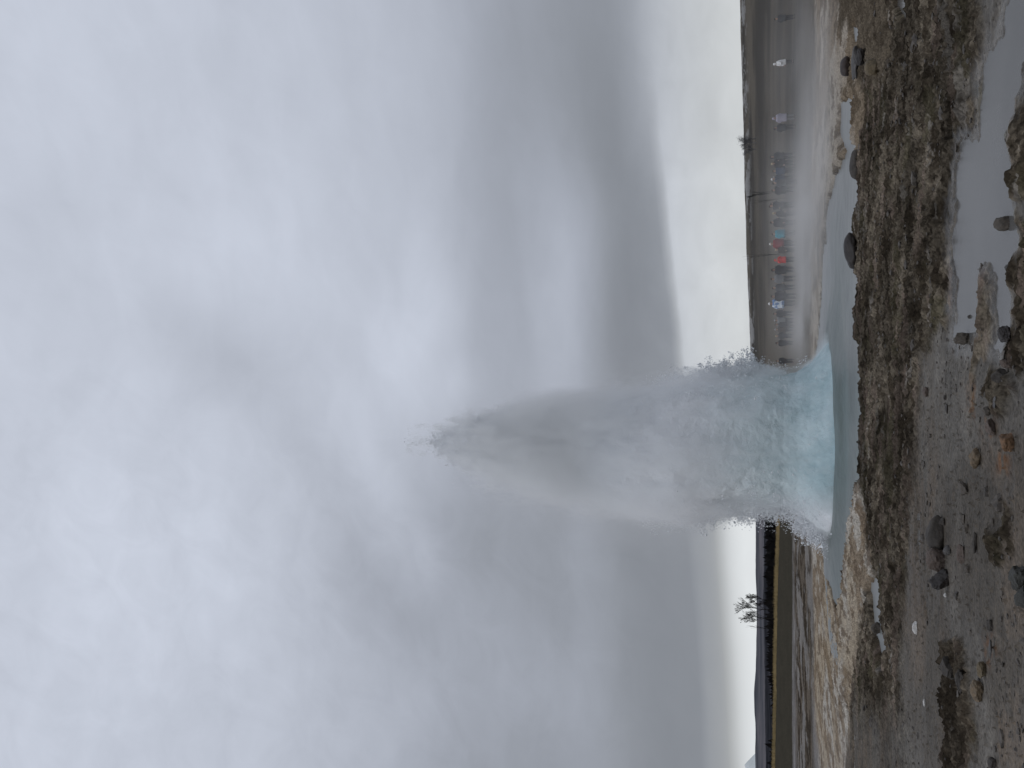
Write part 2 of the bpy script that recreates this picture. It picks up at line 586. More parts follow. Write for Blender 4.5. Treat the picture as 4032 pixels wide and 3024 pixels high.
    oc = sdpoly(qx, qy, [(3925, 2800), (3960, 2700), (4100, 2600), (4150, 3100), (3900, 3150)])
    col = lerp(col, c3(0.25, 0.20, 0.155), sstep(-10, 14, oc) * 0.75 * sstep(0.3, 0.6, n2))
    # far bank: cream and tan sinter on the left, tan terraces on the right
    cream = lerp(c3(0.335, 0.29, 0.232), c3(0.39, 0.37, 0.34), sstep(0.4, 0.62, fbm(x * 0.5, y * 0.25, 4, 72)))
    cream = lerp(cream, c3(0.19, 0.145, 0.10), sstep(0.50, 0.60, fbm(x * 1.5, y * 0.5, 5, 73, 0.62)) * 0.8)
    brown = lerp(c3(0.07, 0.058, 0.047), c3(0.21, 0.18, 0.15), sstep(0.38, 0.62, fbm(x * 1.2, y * 0.5, 5, 78, 0.6)))
    cream = lerp(cream, c3(0.13, 0.10, 0.075), sstep(0.55, 0.66, fbm(x * 4.0, y * 1.6, 4, 79, 0.6)) * 0.75)
    brown = lerp(brown, c3(0.42, 0.41, 0.41), sstep(0.52, 0.60, fbm(x * 0.5, y * 0.22, 4, 74)) * 0.7)
    grey = lerp(c3(0.25, 0.24, 0.24), c3(0.37, 0.36, 0.37), sstep(0.4, 0.6, fbm(x * 0.3, y * 0.15, 4, 75)))
    left_cream = [(3190, 2130), (3205, 2400), (3200, 2700), (3232, 3100), (3330, 3100), (3345, 2800), (3385, 2560), (3392, 2420), (3432, 2330),
                  (3436, 2230), (3418, 2020), (3402, 1880), (3360, 1940), (3300, 2120), (3240, 2100)]
    lc = sstep(-10, 12, sdpoly(qx, qy, left_cream))
    lb = sstep(-8, 10, sdpoly(qx, qy, [(3120, 2060), (3128, 2500), (3140, 3200), (3215, 3200), (3195, 2800), (3205, 2400), (3195, 2130)]))
    isleft = sstep(1800, 1950, py)
    fcol = lerp(grey, brown, lb)
    col = lerp(col, fcol, (1 - near) * isleft)
    col = lerp(col, cream, lc)
    terr = lerp(c3(0.34, 0.28, 0.215), c3(0.54, 0.49, 0.43), sstep(0.38, 0.6, fbm(x * 0.7, y * 0.35, 4, 81)))
    terr = lerp(terr, c3(0.17, 0.135, 0.10), sstep(0.52, 0.66, fbm(x * 2.0, y * 1.3, 4, 82)) * 0.8)
    rt = sdpoly(qx, qy, [(3195, -300), (3215, 300), (3190, 560), (3150, 1000), (3120, 1400), (3180, 1900), (3260, 1600), (3300, 700), (3400, 600),
                         (3420, 430), (3392, 300), (3392, 200), (3372, 60), (3360, -300)])
    col = lerp(col, terr, sstep(-8, 12, rt))
    rb = sdpoly(qx, qy, [(3300, -300), (3300, 60), (3385, 100), (3396, 200), (3420, 320), (3480, 300), (3500, 200), (3495, -300)])
    col = lerp(col, lerp(c3(0.12, 0.10, 0.078), c3(0.21, 0.178, 0.14), sstep(0.35, 0.65, n2)), sstep(-14, 16, rb + (n1 - 0.5) * 60))
    # dark turf beyond the terraces on the right
    dk = sstep(3205, 3180, qx) * (1 - isleft)
    turf = lerp(c3(0.055, 0.050, 0.043), c3(0.125, 0.112, 0.096), sstep(0.35, 0.65, fbm(x * 0.12, y * 0.08, 5, 83, 0.6)))
    shade_r = sstep(1300, 700, py)
    tanm = sdpoly(qx, qy, [(3140, 620), (3110, 1000), (3100, 1500), (3230, 1600), (3250, 700)])
    turf = lerp(turf, c3(0.20, 0.18, 0.155), sstep(-20, 15, tanm) * 0.8)
    col = lerp(col, turf, dk)
    hillc = lerp(c3(0.11, 0.106, 0.102), c3(0.20, 0.185, 0.165), sstep(0.35, 0.65, fbm(x * 0.022, y * 0.030, 5, 84, 0.65)))
    col = lerp(col, hillc, sstep(85, 130, y) * hr)
    snow = sstep(0.50, 0.57, fbm(x * 0.30, y * 0.06, 5, 85, 0.6)) * sstep(222, 262, y) * hr * sstep(500, 420, y)
    col = lerp(col, c3(0.50, 0.51, 0.53), snow * 0.75)
    # olive slope and straw grass of the berm on the left
    bm = sstep(-0.0, -0.04, ta)
    col = lerp(col, lerp(c3(0.078, 0.073, 0.060), c3(0.10, 0.092, 0.074), n1), sstep(78, 82, y) * bm)
    strw = sstep(96, 99, y + 2 * (n2 - 0.5)) * bm
    col = lerp(col, lerp(c3(0.46, 0.35, 0.19), c3(0.20, 0.16, 0.09), sstep(0.4, 0.6, n2)), strw * sstep(150, 120, y))
    damp = 0.57 + 0.38 * lc
    col = col * damp[..., None] * np.array([1.02, 0.985, 0.925])
    wet = np.maximum.reduce([wetfilm * 0.45, sstep(-34, 0, sdpoly(qx, qy, PUDDLES[0])), 0.35 * (1 - rockm) * near])
    wet = np.clip(wet, 0, 1)
    return z, col, wet


def fan(ys, tas, oy=-3.0):
    Yg, Tg = np.meshgrid(ys, tas, indexing='ij')
    Xg = (Yg - oy) * Tg
    z, col, wet = terrain(Xg, Yg)
    V = np.stack([Xg, Yg, z], -1).reshape(-1, 3)
    nr, nc = Yg.shape
    i = (np.arange(nr - 1)[:, None] * nc + np.arange(nc - 1)[None]).ravel()
    Fq = np.stack([i, i + 1, i + nc + 1, i + nc], -1)
    return V, Fq, np.concatenate([col.reshape(-1, 3), wet.reshape(-1, 1)], -1), Xg, Yg, z


ys = [2.0]
while ys[-1] < 3000:
    y_ = ys[-1]
    k = 0.004 if y_ < 5 else 0.0022 if y_ < 20 else 0.004 if y_ < 40 else 0.010 if y_ < 120 else 0.02
    ys.append(y_ * (1 + k))
ys = np.array(ys)
tas = np.linspace(-0.62, 0.62, 900)
V, Fq, cw, Xg, Yg, Zg = fan(ys, tas)


def hz_at(x, y):
    """height of the built ground at a point"""
    z, _, _ = terrain(np.array([float(x)]), np.array([float(y)]))
    return float(z[0])


def ground_mat():
    mt = bpy.data.materials.new("sinter_ground")
    mt.use_nodes = True
    t = NT(mt.node_tree)
    at_ = t.n('ShaderNodeAttribute', attribute_name='Col')
    tcn = t.n('ShaderNodeTexCoord')
    P = tcn.outputs['Object']
    nf = t.noise(P, 30, 5, 0.65)
    nm = t.noise(P, 7, 5, 0.6)
    k = t.m('MULTIPLY', t.mr(nf, 0.32, 0.68, 0.55, 1.45), t.mr(nm, 0.3, 0.7, 0.75, 1.25))
    colr = t.mix(1.0, at_.outputs['Color'], t.vec(k, k, k), 'MULTIPLY')
    wet = at_.outputs['Alpha']
    bs = t.n('ShaderNodeBsdfPrincipled')
    t.link(colr, bs.inputs['Base Color'])
    rg = t.m('SUBTRACT', 0.85, t.m('MULTIPLY', wet, 0.62))
    rg = t.m('ADD', rg, t.m('MULTIPLY', t.m('SUBTRACT', nm, 0.5), 0.3))
    t.link(rg, bs.inputs['Roughness'])
    t.link(t.m('SUBTRACT', t.m('MULTIPLY', wet, 0.5), 0.05, clamp=True), bs.inputs['Specular IOR Level'])
    bp = t.n('ShaderNodeBump')
    bp.inputs['Strength'].default_value = 0.7
    bp.inputs['Distance'].default_value = 0.02
    t.link(t.m('ADD', nf, t.m('MULTIPLY', nm, 1.5)), bp.inputs['Height'])
    t.link(bp.outputs[0], bs.inputs['Normal'])
    o = t.n('ShaderNodeOutputMaterial')
    t.link(bs.outputs[0], o.inputs[0])
    return mt


GM = ground_mat()
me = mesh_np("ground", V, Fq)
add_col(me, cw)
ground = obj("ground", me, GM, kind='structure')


def simple(name, col, rough=0.8, var=0.25, scale=6, bump=0.0, spec=0.0, trans=0.0, col2=None):
    mt = bpy.data.materials.new(name)
    mt.use_nodes = True
    t = NT(mt.node_tree)
    tcn = t.n('ShaderNodeTexCoord')
    n = t.noise(tcn.outputs['Object'], scale, 5, 0.6)
    f = t.mr(n, 0.3, 0.7, 1 - var, 1 + var)
    if col2:
        base = t.mix(t.ss(n, 0.4, 0.6), col, col2)
    else:
        base = t.mix(0.0, col, col)
    c = t.mix(1.0, base, t.vec(f, f, f), 'MULTIPLY')
    bs = t.n('ShaderNodeBsdfPrincipled')
    t.link(c, bs.inputs['Base Color'])
    bs.inputs['Roughness'].default_value = rough
    bs.inputs['Specular IOR Level'].default_value = spec
    if bump:
        bp = t.n('ShaderNodeBump')
        bp.inputs['Strength'].default_value = 0.8
        bp.inputs['Distance'].default_value = bump
        t.link(t.noise(tcn.outputs['Object'], scale * 4, 5, 0.65), bp.inputs['Height'])
        t.link(bp.outputs[0], bs.inputs['Normal'])
    o = t.n('ShaderNodeOutputMaterial')
    t.link(bs.outputs[0], o.inputs[0])
    return mt


# ground behind and beside the camera, lower than the detailed sheet
me = bpy.data.meshes.new("terrain")
bm = bmesh.new()
bmesh.ops.create_grid(bm, x_segments=60, y_segments=60, size=4500)
for v in bm.verts:
    v.co.z = -0.35 - (6.0 if v.co.y > 100 and v.co.x < 0 else 0)
bm.to_mesh(me)
bm.free()
obj("terrain", me, simple("terrain_soil", (0.17, 0.15, 0.13), var=0.3, scale=0.4), kind='structure').location.z = -0.6


def water_mat(name, col, rough, bump, scale, col2=None, cmask=None, spec=0.5):
    mt = bpy.data.materials.new(name)
    mt.use_nodes = True
    t = NT(mt.node_tree)
    tcn = t.n('ShaderNodeTexCoord')
    P = tcn.outputs['Object']
    px_, py_, pz_ = t.xyz(P)
    bs = t.n('ShaderNodeBsdfPrincipled')
    base = t.mix(t.ss(t.noise(P, 0.8, 4), 0.35, 0.65), col, tuple(c * 0.8 for c in col))
    if col2:
        dx = t.m('SUBTRACT', px_, cmask[0])
        dy = t.m('SUBTRACT', py_, cmask[1])
        r = t.m('SQRT', t.m('ADD', t.m('MULTIPLY', dx, dx), t.m('MULTIPLY', dy, dy)))
        r = t.m('ADD', r, t.m('MULTIPLY', t.m('SUBTRACT', t.noise(P, 0.7, 3), 0.5), 2.0))
        base = t.mix(t.ss(r, cmask[3], cmask[2]), base, col2)
    t.link(base, bs.inputs['Base Color'])
    bs.inputs['Roughness'].default_value = rough
    bs.inputs['IOR'].default_value = 1.33
    bs.inputs['Specular IOR Level'].default_value = spec
    bp = t.n('ShaderNodeBump')
    bp.inputs['Strength'].default_value = 1.0
    bp.inputs['Distance'].default_value = bump
    t.link(t.noise(t.vec(px_, t.m('MULTIPLY', py_, 0.6), 0.0), scale, 4, 0.5, 0.4), bp.inputs['Height'])
    t.link(bp.outputs[0], bs.inputs['Normal'])
    o = t.n('ShaderNodeOutputMaterial')
    t.link(bs.outputs[0], o.inputs[0])
    return mt


def sheet(name, x0, x1, y0, y1, z, mat, **kw):
    me = bpy.data.meshes.new(name)
    bm = bmesh.new()
    vs = [bm.verts.new(p) for p in ((x0, y0, z), (x1, y0, z), (x1, y1, z), (x0, y1, z))]
    bm.faces.new(vs)
    bm.to_mesh(me)
    bm.free()
    return obj(name, me, mat, **kw)


sheet("water", -14, 14, 3.0, 13.5, WL, water_mat("puddle_water", (0.125, 0.122, 0.117), 0.16, 0.0015, 9), kind='structure')
sheet("shallow_water", -62, -8, 40.01, 82, WL, bpy.data.materials["puddle_water"], kind='structure')

# ------------------------------------------------------------------ the geyser
GY = 25.6
DS = 1.8228
# outline of the eruption: (x, right edge y, left edge y) in display pixels
OUT = [(925, 950, 958), (950, 938, 978), (985, 922, 1002), (1010, 908, 1014), (1060, 892, 1030), (1100, 880, 1042), (1200, 866, 1068),
       (1300, 858, 1092), (1400, 836, 1118), (1470, 815, 1140), (1520, 805, 1122), (1560, 798, 1112), (1605, 788, 1108), (1640, 789, 1107),
       (1670, 797, 1104), (1690, 797, 1100), (1720, 786, 1112), (1745, 768, 1138), (1765, 745, 1158), (1785, 715, 1170), (1797, 690, 1172), (1812, 680, 1172)]
prof_g = []
for xd, ya, yb in OUT:
    a = at(xd * DS, ya * DS, GY)
    b = at(xd * DS, yb * DS, GY)
    prof_g.append((a.z, b.x, a.x))       # z, left x, right x
prof_g.sort()
PZ = np.array([p[0] for p in prof_g])
PLx = np.array([p[1] for p in prof_g])
PRx = np.array([p[2] for p in prof_g])
_z = np.arange(PZ[0], PZ[-1], 0.04)
_l, _r = np.interp(_z, PZ, PLx), np.interp(_z, PZ, PRx)
_k = np.exp(-0.5 * (np.arange(-50, 51) * 0.04 / 0.65) ** 2)
_k /= _k.sum()


def _smooth(a):
    p_ = np.concatenate([2 * a[0] - a[50:0:-1], a, 2 * a[-1] - a[-2:-52:-1]])
    return np.convolve(p_, _k, 'valid')


_w = np.clip((_z - 1.2) / 1.0, 0, 1) * np.clip((11.8 - _z) / 1.2, 0, 1)
PLx = _l * (1 - _w) + _smooth(_l) * _w
PRx = _r * (1 - _w) + _smooth(_r) * _w
PZ = _z
GX = float((np.interp(0.6, PZ, PLx) + np.interp(0.6, PZ, PRx)) / 2)

geyser = bpy.data.objects.new("geyser", None)
C.objects.link(geyser)
geyser.location = (GX, GY, 0)
geyser['label'] = "tall erupting geyser column of pale blue water and grey spray rising out of the pool"
geyser['category'] = "geyser"


def colfun(z):
    l = np.interp(z, PZ, PLx) - GX
    r = np.interp(z, PZ, PRx) - GX
    return (l + r) / 2, (r - l) / 2


def hull(scale, zs, nseg, amp, seed, squash=0.9, namp=1.0, topf=1.0):
    th = np.linspace(0, 2 * np.pi, nseg, endpoint=False)
    Z, T = np.meshgrid(zs, th, indexing='ij')
    cx, rad = colfun(Z * topf)
    rr = rad * scale
    X = np.cos(T)
    Yd = np.sin(T) * squash
    n = fbm(X * 2.0 + 11, Yd * 2.0 + 5, 5, seed, 0.55, z=Z * 0.8) - 0.5
    n2 = fbm(X * 7.0 + 11, Yd * 7.0 + 5, 4, seed + 9, 0.6, z=Z * 2.6) - 0.5
    rr = rr * (1 + n * amp * 1.6) + n2 * amp * 0.9
    rr = np.maximum(rr, 0.03)
    Vx = np.stack([cx + X * rr, Yd * rr, Z + n2 * amp * 0.4], -1).reshape(-1, 3)
    nr, nc = Z.shape
    i = np.arange(nr - 1)[:, None] * nc
    j = np.arange(nc)[None]
    a = (i + j).ravel()
    b = (i + (j + 1) % nc).ravel()
    Fq = np.stack([a, b, b + nc, a + nc], -1)
    return Vx, Fq


def body_mat():
    mt = bpy.data.materials.new("aerated_water")
    mt.use_nodes = True
    t = NT(mt.node_tree)
    tcn = t.n('ShaderNodeTexCoord')
    P = tcn.outputs['Object']
    x_, y_, z_ = t.xyz(P)
    n = t.noise(P, 1.2, 5, 0.6)
    h = t.m('ADD', z_, t.m('MULTIPLY', t.m('SUBTRACT', n, 0.5), 1.6))
    blue = t.mix(t.ss(n, 0.35, 0.65), (0.33, 0.47, 0.51), (0.47, 0.60, 0.64))
    mid_ = t.mix(t.ss(h, 0.1, 1.9), blue, (0.67, 0.77, 0.80))
    base = t.mix(t.ss(h, 1.4, 4.2), mid_, (0.90, 0.925, 0.96))
    base = t.mix(t.ss(h, 4.0, 6.5), base, (0.70, 0.73, 0.77))
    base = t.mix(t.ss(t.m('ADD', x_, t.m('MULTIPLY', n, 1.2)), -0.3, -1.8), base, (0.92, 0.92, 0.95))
    bs = t.n('ShaderNodeBsdfPrincipled')
    t.link(base, bs.inputs['Base Color'])
    bs.inputs['Roughness'].default_value = 0.7
    bs.inputs['Specular IOR Level'].default_value = 0.2
    bs.inputs['Subsurface Weight'].default_value = 0.0
    bp = t.n('ShaderNodeBump')
    bp.inputs['Strength'].default_value = 0.6
    bp.inputs['Distance'].default_value = 0.2
    t.link(t.noise(P, 5.0, 6, 0.7), bp.inputs['Height'])
    t.link(bp.outputs[0], bs.inputs['Normal'])
    o = t.n('ShaderNodeOutputMaterial')
    t.link(bs.outputs[0], o.inputs[0])
    return mt


BM = body_mat()
zs = np.concatenate([np.linspace(-0.15, 3.0, 110), np.linspace(3.05, 7.6, 70)])
Vc, Fc = hull(0.90, zs, 260, 0.13, 100)
# close the top smoothly: shrink the last rings
kz = np.clip((Vc[:, 2] - 5.2) / 2.4, 0, 1)
cxx, _ = colfun(Vc[:, 2])
shr = np.sqrt(np.clip(1 - kz ** 2, 0.0004, 1))
Vc[:, 0] = cxx + (Vc[:, 0] - cxx) * shr
Vc[:, 1] *= shr
# the skirt stays crisp where the water bulges out of the pool
me = mesh_np("water_column", Vc, Fc)
obj("water_column", me, BM, geyser)


def vol_mat(name, build, step=0.3):
    mt = bpy.data.materials.new(name)
    mt.use_nodes = True
    t = NT(mt.node_tree)
    P = t.n('ShaderNodeTexCoord').outputs['Object']
    dens, colr, aniso = build(t, P)
    pv = t.n('ShaderNodeVolumePrincipled')
    t.put(pv.inputs['Density'], dens)
    t.put(pv.inputs['Color'], colr if isinstance(colr, bpy.types.NodeSocket) else (*colr, 1))
    pv.inputs['Anisotropy'].default_value = aniso
    o = t.n('ShaderNodeOutputMaterial')
    t.link(pv.outputs[0], o.inputs['Volume'])
    mt.cycles.volume_step_rate = step
    return mt


ZTOP = 13.0
cpts, rpts = [], []
for z in np.linspace(0, ZTOP, 22):
    c_, r_ = colfun(z)
    if z > PZ[-1]:
        r_ = 0.02
    cpts.append((z / ZTOP, (float(c_) + 2) / 4))
    rpts.append((z / ZTOP, float(r_) / 4))


def steam_build(t, P):
    x_, y_, z_ = t.xyz(P)
    zn = t.m('DIVIDE', z_, ZTOP, clamp=True)
    cx = t.m('SUBTRACT', t.m('MULTIPLY', t.curve(zn, cpts), 4), 2)
    rr = t.m('MULTIPLY', t.curve(zn, rpts), 4)
    st = t.vec(t.m('MULTIPLY', x_, 1.0), y_, t.m('MULTIPLY', z_, 0.42))
    nA = t.m('SUBTRACT', t.noise(st, 1.3, 5, 0.6, 0.3), 0.5)
    nB = t.m('SUBTRACT', t.noise(st, 5.0, 4, 0.65, 0.4), 0.5)
    dx = t.m('SUBTRACT', x_, cx)
    dist = t.m('SQRT', t.m('ADD', t.m('MULTIPLY', dx, dx), t.m('MULTIPLY', t.m('MULTIPLY', y_, y_), 1.2)))
    dist = t.m('ADD', dist, t.m('ADD', t.m('MULTIPLY', nA, t.m('ADD', 1.6, t.m('MULTIPLY', t.ss(z_, 7.5, 10.5), 0.8))), t.m('MULTIPLY', nB, t.m('ADD', 0.9, t.m('MULTIPLY', t.ss(z_, 9.0, 11.5), 1.1)))))
    s = t.m('SUBTRACT', t.m('SUBTRACT', rr, dist), t.m('MULTIPLY', t.ss(z_, 3.4, 1.0), 0.16))                       # metres inside the outline
    soft = t.m('MULTIPLY', t.ss(z_, 4.0, 7.0), t.ss(z_, 12.0, 9.5))
    d = t.m('ADD', t.m('MULTIPLY', t.ss(s, -0.20, 0.42), t.m('SUBTRACT', 1.0, soft)), t.m('MULTIPLY', t.ss(s, -0.45, 0.55), soft))
    d = t.m('MULTIPLY', d, t.m('ADD', 3.4, t.m('MULTIPLY', t.ss(z_, 9.0, 11.0), 3.0)))
    # thin veil of steam hanging round the upper part
    veil = t.m('MULTIPLY', t.ss(s, -1.6, 0.2), t.m('ADD', 0.08, t.m('MULTIPLY', t.ss(dx, 0.3, -1.0), 0.14)))
    veil = t.m('MULTIPLY', veil, t.m('MULTIPLY', t.ss(z_, 2.5, 5.0), t.ss(z_, 12.0, 8.0)))
    veil = t.m('MULTIPLY', veil, t.ss(nA, -0.25, 0.15))
    d = t.m('ADD', d, veil)
    colr = t.mix(t.ss(z_, 0.6, 3.4), (0.95, 0.985, 0.99), (0.980, 0.990, 0.998))
    return d, colr, 0.2


vs_z = np.linspace(0.02, ZTOP, 40)
th = np.linspace(0, 2 * np.pi, 32, endpoint=False)
VV = []
for z in vs_z:
    c_, r_ = colfun(z)
    r_ = (0.25 if z > PZ[-1] else float(r_)) + 1.25
    if z > 11.6:
        r_ = 0.9
    for q in th:
        VV.append((float(c_) + r_ * math.cos(q), r_ * math.sin(q), z))
FF = []
n_ = len(th)
for i in range(len(vs_z) - 1):
    for j in range(n_):
        FF.append((i * n_ + j, i * n_ + (j + 1) % n_, (i + 1) * n_ + (j + 1) % n_, (i + 1) * n_ + j))
me = bpy.data.meshes.new("steam_plume")
me.from_pydata(VV, [], FF + [tuple(range(n_ - 1, -1, -1)), tuple(range(len(VV) - n_, len(VV)))])
me.update()
obj("steam_plume", me, vol_mat("spray_and_steam", steam_build, 0.35), geyser)

# droplets torn off the edges
OCT = np.array([(1, 0, 0), (-1, 0, 0), (0, 1, 0), (0, -1, 0), (0, 0, 1), (0, 0, -1)], float)
OCF = np.array([(0, 2, 4), (2, 1, 4), (1, 3, 4), (3, 0, 4), (2, 0, 5), (1, 2, 5), (3, 1, 5), (0, 3, 5)])


def droplets(P, S):
    n = len(P)
    st = np.ones((n, 3))
    st[:, 2] = rng.uniform(0.8, 2.0, n)
    ang = rng.uniform(0, 6.28, n)
    O = np.broadcast_to(OCT, (n, 6, 3)).copy()
    ca, sa = np.cos(ang)[:, None], np.sin(ang)[:, None]
    tilt = rng.normal(0, 0.5, n)[:, None]
    z = O[:, :, 2] * st[:, 2:3]
    x = O[:, :, 0] * ca - O[:, :, 1] * sa
    y = O[:, :, 0] * sa + O[:, :, 1] * ca
    x2 = x * np.cos(tilt) + z * np.sin(tilt)
    z2 = -x * np.sin(tilt) + z * np.cos(tilt)
    Vd = np.stack([x2, y, z2], -1) * S[:, None, None] + P[:, None, :]
    Fd = (OCF[None] + (np.arange(n) * 6)[:, None, None]).reshape(-1, 3)
    return Vd.reshape(-1, 3), Fd


def edge_cloud(n, z0, z1, side_sel, spread, clump, seed):
    r = np.random.default_rng(seed)
    nc = max(6, n // clump)
    cz = z0 + (z1 - z0) * 1.45 * r.beta(1.3, 2.0, nc)
    cth = np.where(r.random(nc) < side_sel, r.normal(math.pi, 0.5, nc), r.normal(0, 0.5, nc))
    coff = np.abs(r.normal(0, spread, nc)) - 0.12
    k = r.integers(0, nc, n)
    z = cz[k] + r.normal(0, 0.10, n)
    thv = cth[k] + r.normal(0, 0.06, n)
    off = coff[k] + r.normal(0, 0.07, n)
    cx, rad = colfun(np.maximum(z, 0.05))
    rad = rad + off
    return np.stack([cx + np.cos(thv) * rad, np.sin(thv) * rad * 0.9, np.maximum(z, -0.05)], -1)


def streamers(n, per):
    """torn tongues of water flung up round the head of the column"""
    r_ = np.random.default_rng(19)
    out = []
    for i in range(n):
        z0 = r_.uniform(10.0, 12.05)
        c_, q = colfun(z0)
        a_ = r_.uniform(0, 2 * np.pi)
        k_ = math.sqrt(r_.uniform(0.1, 1.1))
        ln = r_.uniform(0.10, 0.42)
        u = r_.random(per) ** 1.6
        wd_ = 0.05 * (1 - u) + 0.008
        x0 = c_ + math.cos(a_) * q * k_
        y0 = math.sin(a_) * q * k_
        lean_ = r_.normal(0.12, 0.25)
        out.append(np.stack([x0 + lean_ * u * ln + r_.normal(0, 1, per) * wd_, y0 + r_.normal(0, 1, per) * wd_, z0 + u * ln], -1))
    return np.concatenate(out)


def burst(xd, yd, n, ln, ang, wid, seed):
    """a spurt of drops thrown outwards from the flank"""
    r_ = np.random.default_rng(seed)
    p = at(xd * DS, yd * DS, GY)
    nt = 70
    k_ = r_.integers(0, nt, n)
    ta_ = ang + r_.normal(0, 0.7, nt)[k_]
    u = r_.random(n) * r_.uniform(0.4, 1.0, nt)[k_]
    o_ = r_.normal(0, wid, (nt, 3))[k_]
    return np.stack([p.x - GX + o_[:, 0] + np.cos(ta_) * u * ln + r_.normal(0, 0.025, n), o_[:, 1] + r_.normal(0, 0.05, n),
                     p.z + o_[:, 2] + np.sin(ta_) * u * ln - 0.25 * u * u * ln + r_.normal(0, 0.025, n)], -1)


Ps = [burst(1614, 797, 3000, 0.36, 0.5, 0.22, 41), burst(1570, 806, 2500, 0.28, 0.7, 0.2, 42), burst(1530, 812, 1500, 0.25, 0.8, 0.2, 43),
      burst(1520, 1112, 1500, 0.4, 2.4, 0.16, 44), burst(1600, 1104, 1500, 0.3, 2.6, 0.16, 45), burst(1690, 1098, 2500, 0.3, 2.7, 0.12, 46),
      burst(1740, 1120, 3500, 0.45, 2.8, 0.16, 47), burst(1765, 1150, 2500, 0.4, 2.9, 0.12, 48),
      edge_cloud(9000, 0.3, 2.1, 0.97, 0.22, 14, 1),      # left, low, the bursting skirt
      edge_cloud(6500, 1.9, 4.4, 0.97, 0.16, 14, 2),      # left above the hills
      edge_cloud(3500, 2.2, 4.6, 0.0, 0.20, 12, 3),       # right against the pale sky
      edge_cloud(1500, 1.4, 2.5, 0.0, 0.10, 12, 4),
      edge_cloud(1600, 9.3, 12.1, 0.5, 0.12, 20, 5),
      streamers(240, 55),
      edge_cloud(1800, 4.6, 9.0, 0.6, 0.12, 12, 6)]
Pd = np.concatenate(Ps)
Sd = rng.lognormal(math.log(0.0085), 0.45, len(Pd))
Sd[Pd[:, 2] > 9.3] *= 0.72
Vd, Fd = droplets(Pd, Sd)
me = mesh_np("spray_droplets", Vd, Fd, False)
obj("spray_droplets", me, simple("droplet_water", (0.80, 0.82, 0.85), 0.3, 0.1, 4, spec=0.5), geyser, kind='stuff')

# the pool: a gently heaving sheet, mounded where the water bursts out
px0, px1, py0, py1 = -14, 16, 13.5, 40
nx, ny = 420, 320
Xp, Yp = np.meshgrid(np.linspace(px0, px1, nx), np.linspace(py0, py1, ny))
rr = np.hypot((Xp - GX), (Yp - GY) * 1.0)
sw = np.exp(-((rr - 3.1) / 1.1) ** 2) * 0.16 + np.exp(-((rr - 5.6) / 0.8) ** 2) * 0.075 + np.exp(-(rr / 2.6) ** 2) * 0.12
Zp = PL + sw * (0.6 + 0.8 * fbm(Xp * 0.5, Yp * 0.5, 3, 201)) + 0.035 * (fbm(Xp * 0.8, Yp * 1.5, 4, 200) - 0.5) * sstep(10, 4, rr) \
    + 0.008 * (fbm(Xp * 2.5, Yp * 4, 3, 202) - 0.5)
ii = (np.arange(ny - 1)[:, None] * nx + np.arange(nx - 1)[None]).ravel()
me = mesh_np("pool", np.stack([Xp, Yp, Zp], -1).reshape(-1, 3), np.stack([ii, ii + 1, ii + nx + 1, ii + nx], -1))
obj("pool_water", me, water_mat("pool_water", (0.21, 0.218, 0.215), 0.32, 0.03, 2.6, (0.11, 0.132, 0.127), (GX, GY - 1.0, 2.5, 7.5), 0.2), kind='structure')


# low steam blown off the pool towards the onlookers
def mist_build(t, P):
    x_, y_, z_ = t.xyz(P)
    st = t.vec(x_, t.m('MULTIPLY', y_, 0.5), t.m('MULTIPLY', z_, 2.0))
    nA = t.noise(st, 0.22, 4, 0.55, 0.6)
    hgt = t.m('ADD', t.m('MULTIPLY', t.ss(z_, 2.6, 0.2), 0.40), t.m('MULTIPLY', t.ss(z_, 1.1, 0.1), 0.85))
    xl = t.m('MULTIPLY', t.ss(x_, -0.5, 4.0), t.m('ADD', 0.10, t.m('MULTIPLY', t.ss(x_, 16, 6), 0.90)))
    xl = t.m('MULTIPLY', xl, t.ss(x_, 31.5, 27))
    yl = t.m('MULTIPLY', t.ss(y_, 20.5, 24.5), t.ss(y_, 58, 50))
    d = t.m('MULTIPLY', t.m('MULTIPLY', hgt, xl), yl)
    d = t.m('MULTIPLY', d, t.ss(nA, 0.34, 0.68))
    d = t.m('MULTIPLY', d, 0.11)
    return d, (0.90, 0.90, 0.90), 0.1


me = bpy.data.meshes.new("steam")
bm = bmesh.new()
bmesh.ops.create_cube(bm, size=1)
for v in bm.verts:
    v.co = Vector((15.5 + v.co.x * 33, 40 + v.co.y * 38, 1.75 + v.co.z * 3.5))
bm.to_mesh(me)
bm.free()
obj("steam", me, vol_mat("drifting_steam", mist_build, 0.6), kind='stuff', label='low grey steam drifting off the pool')


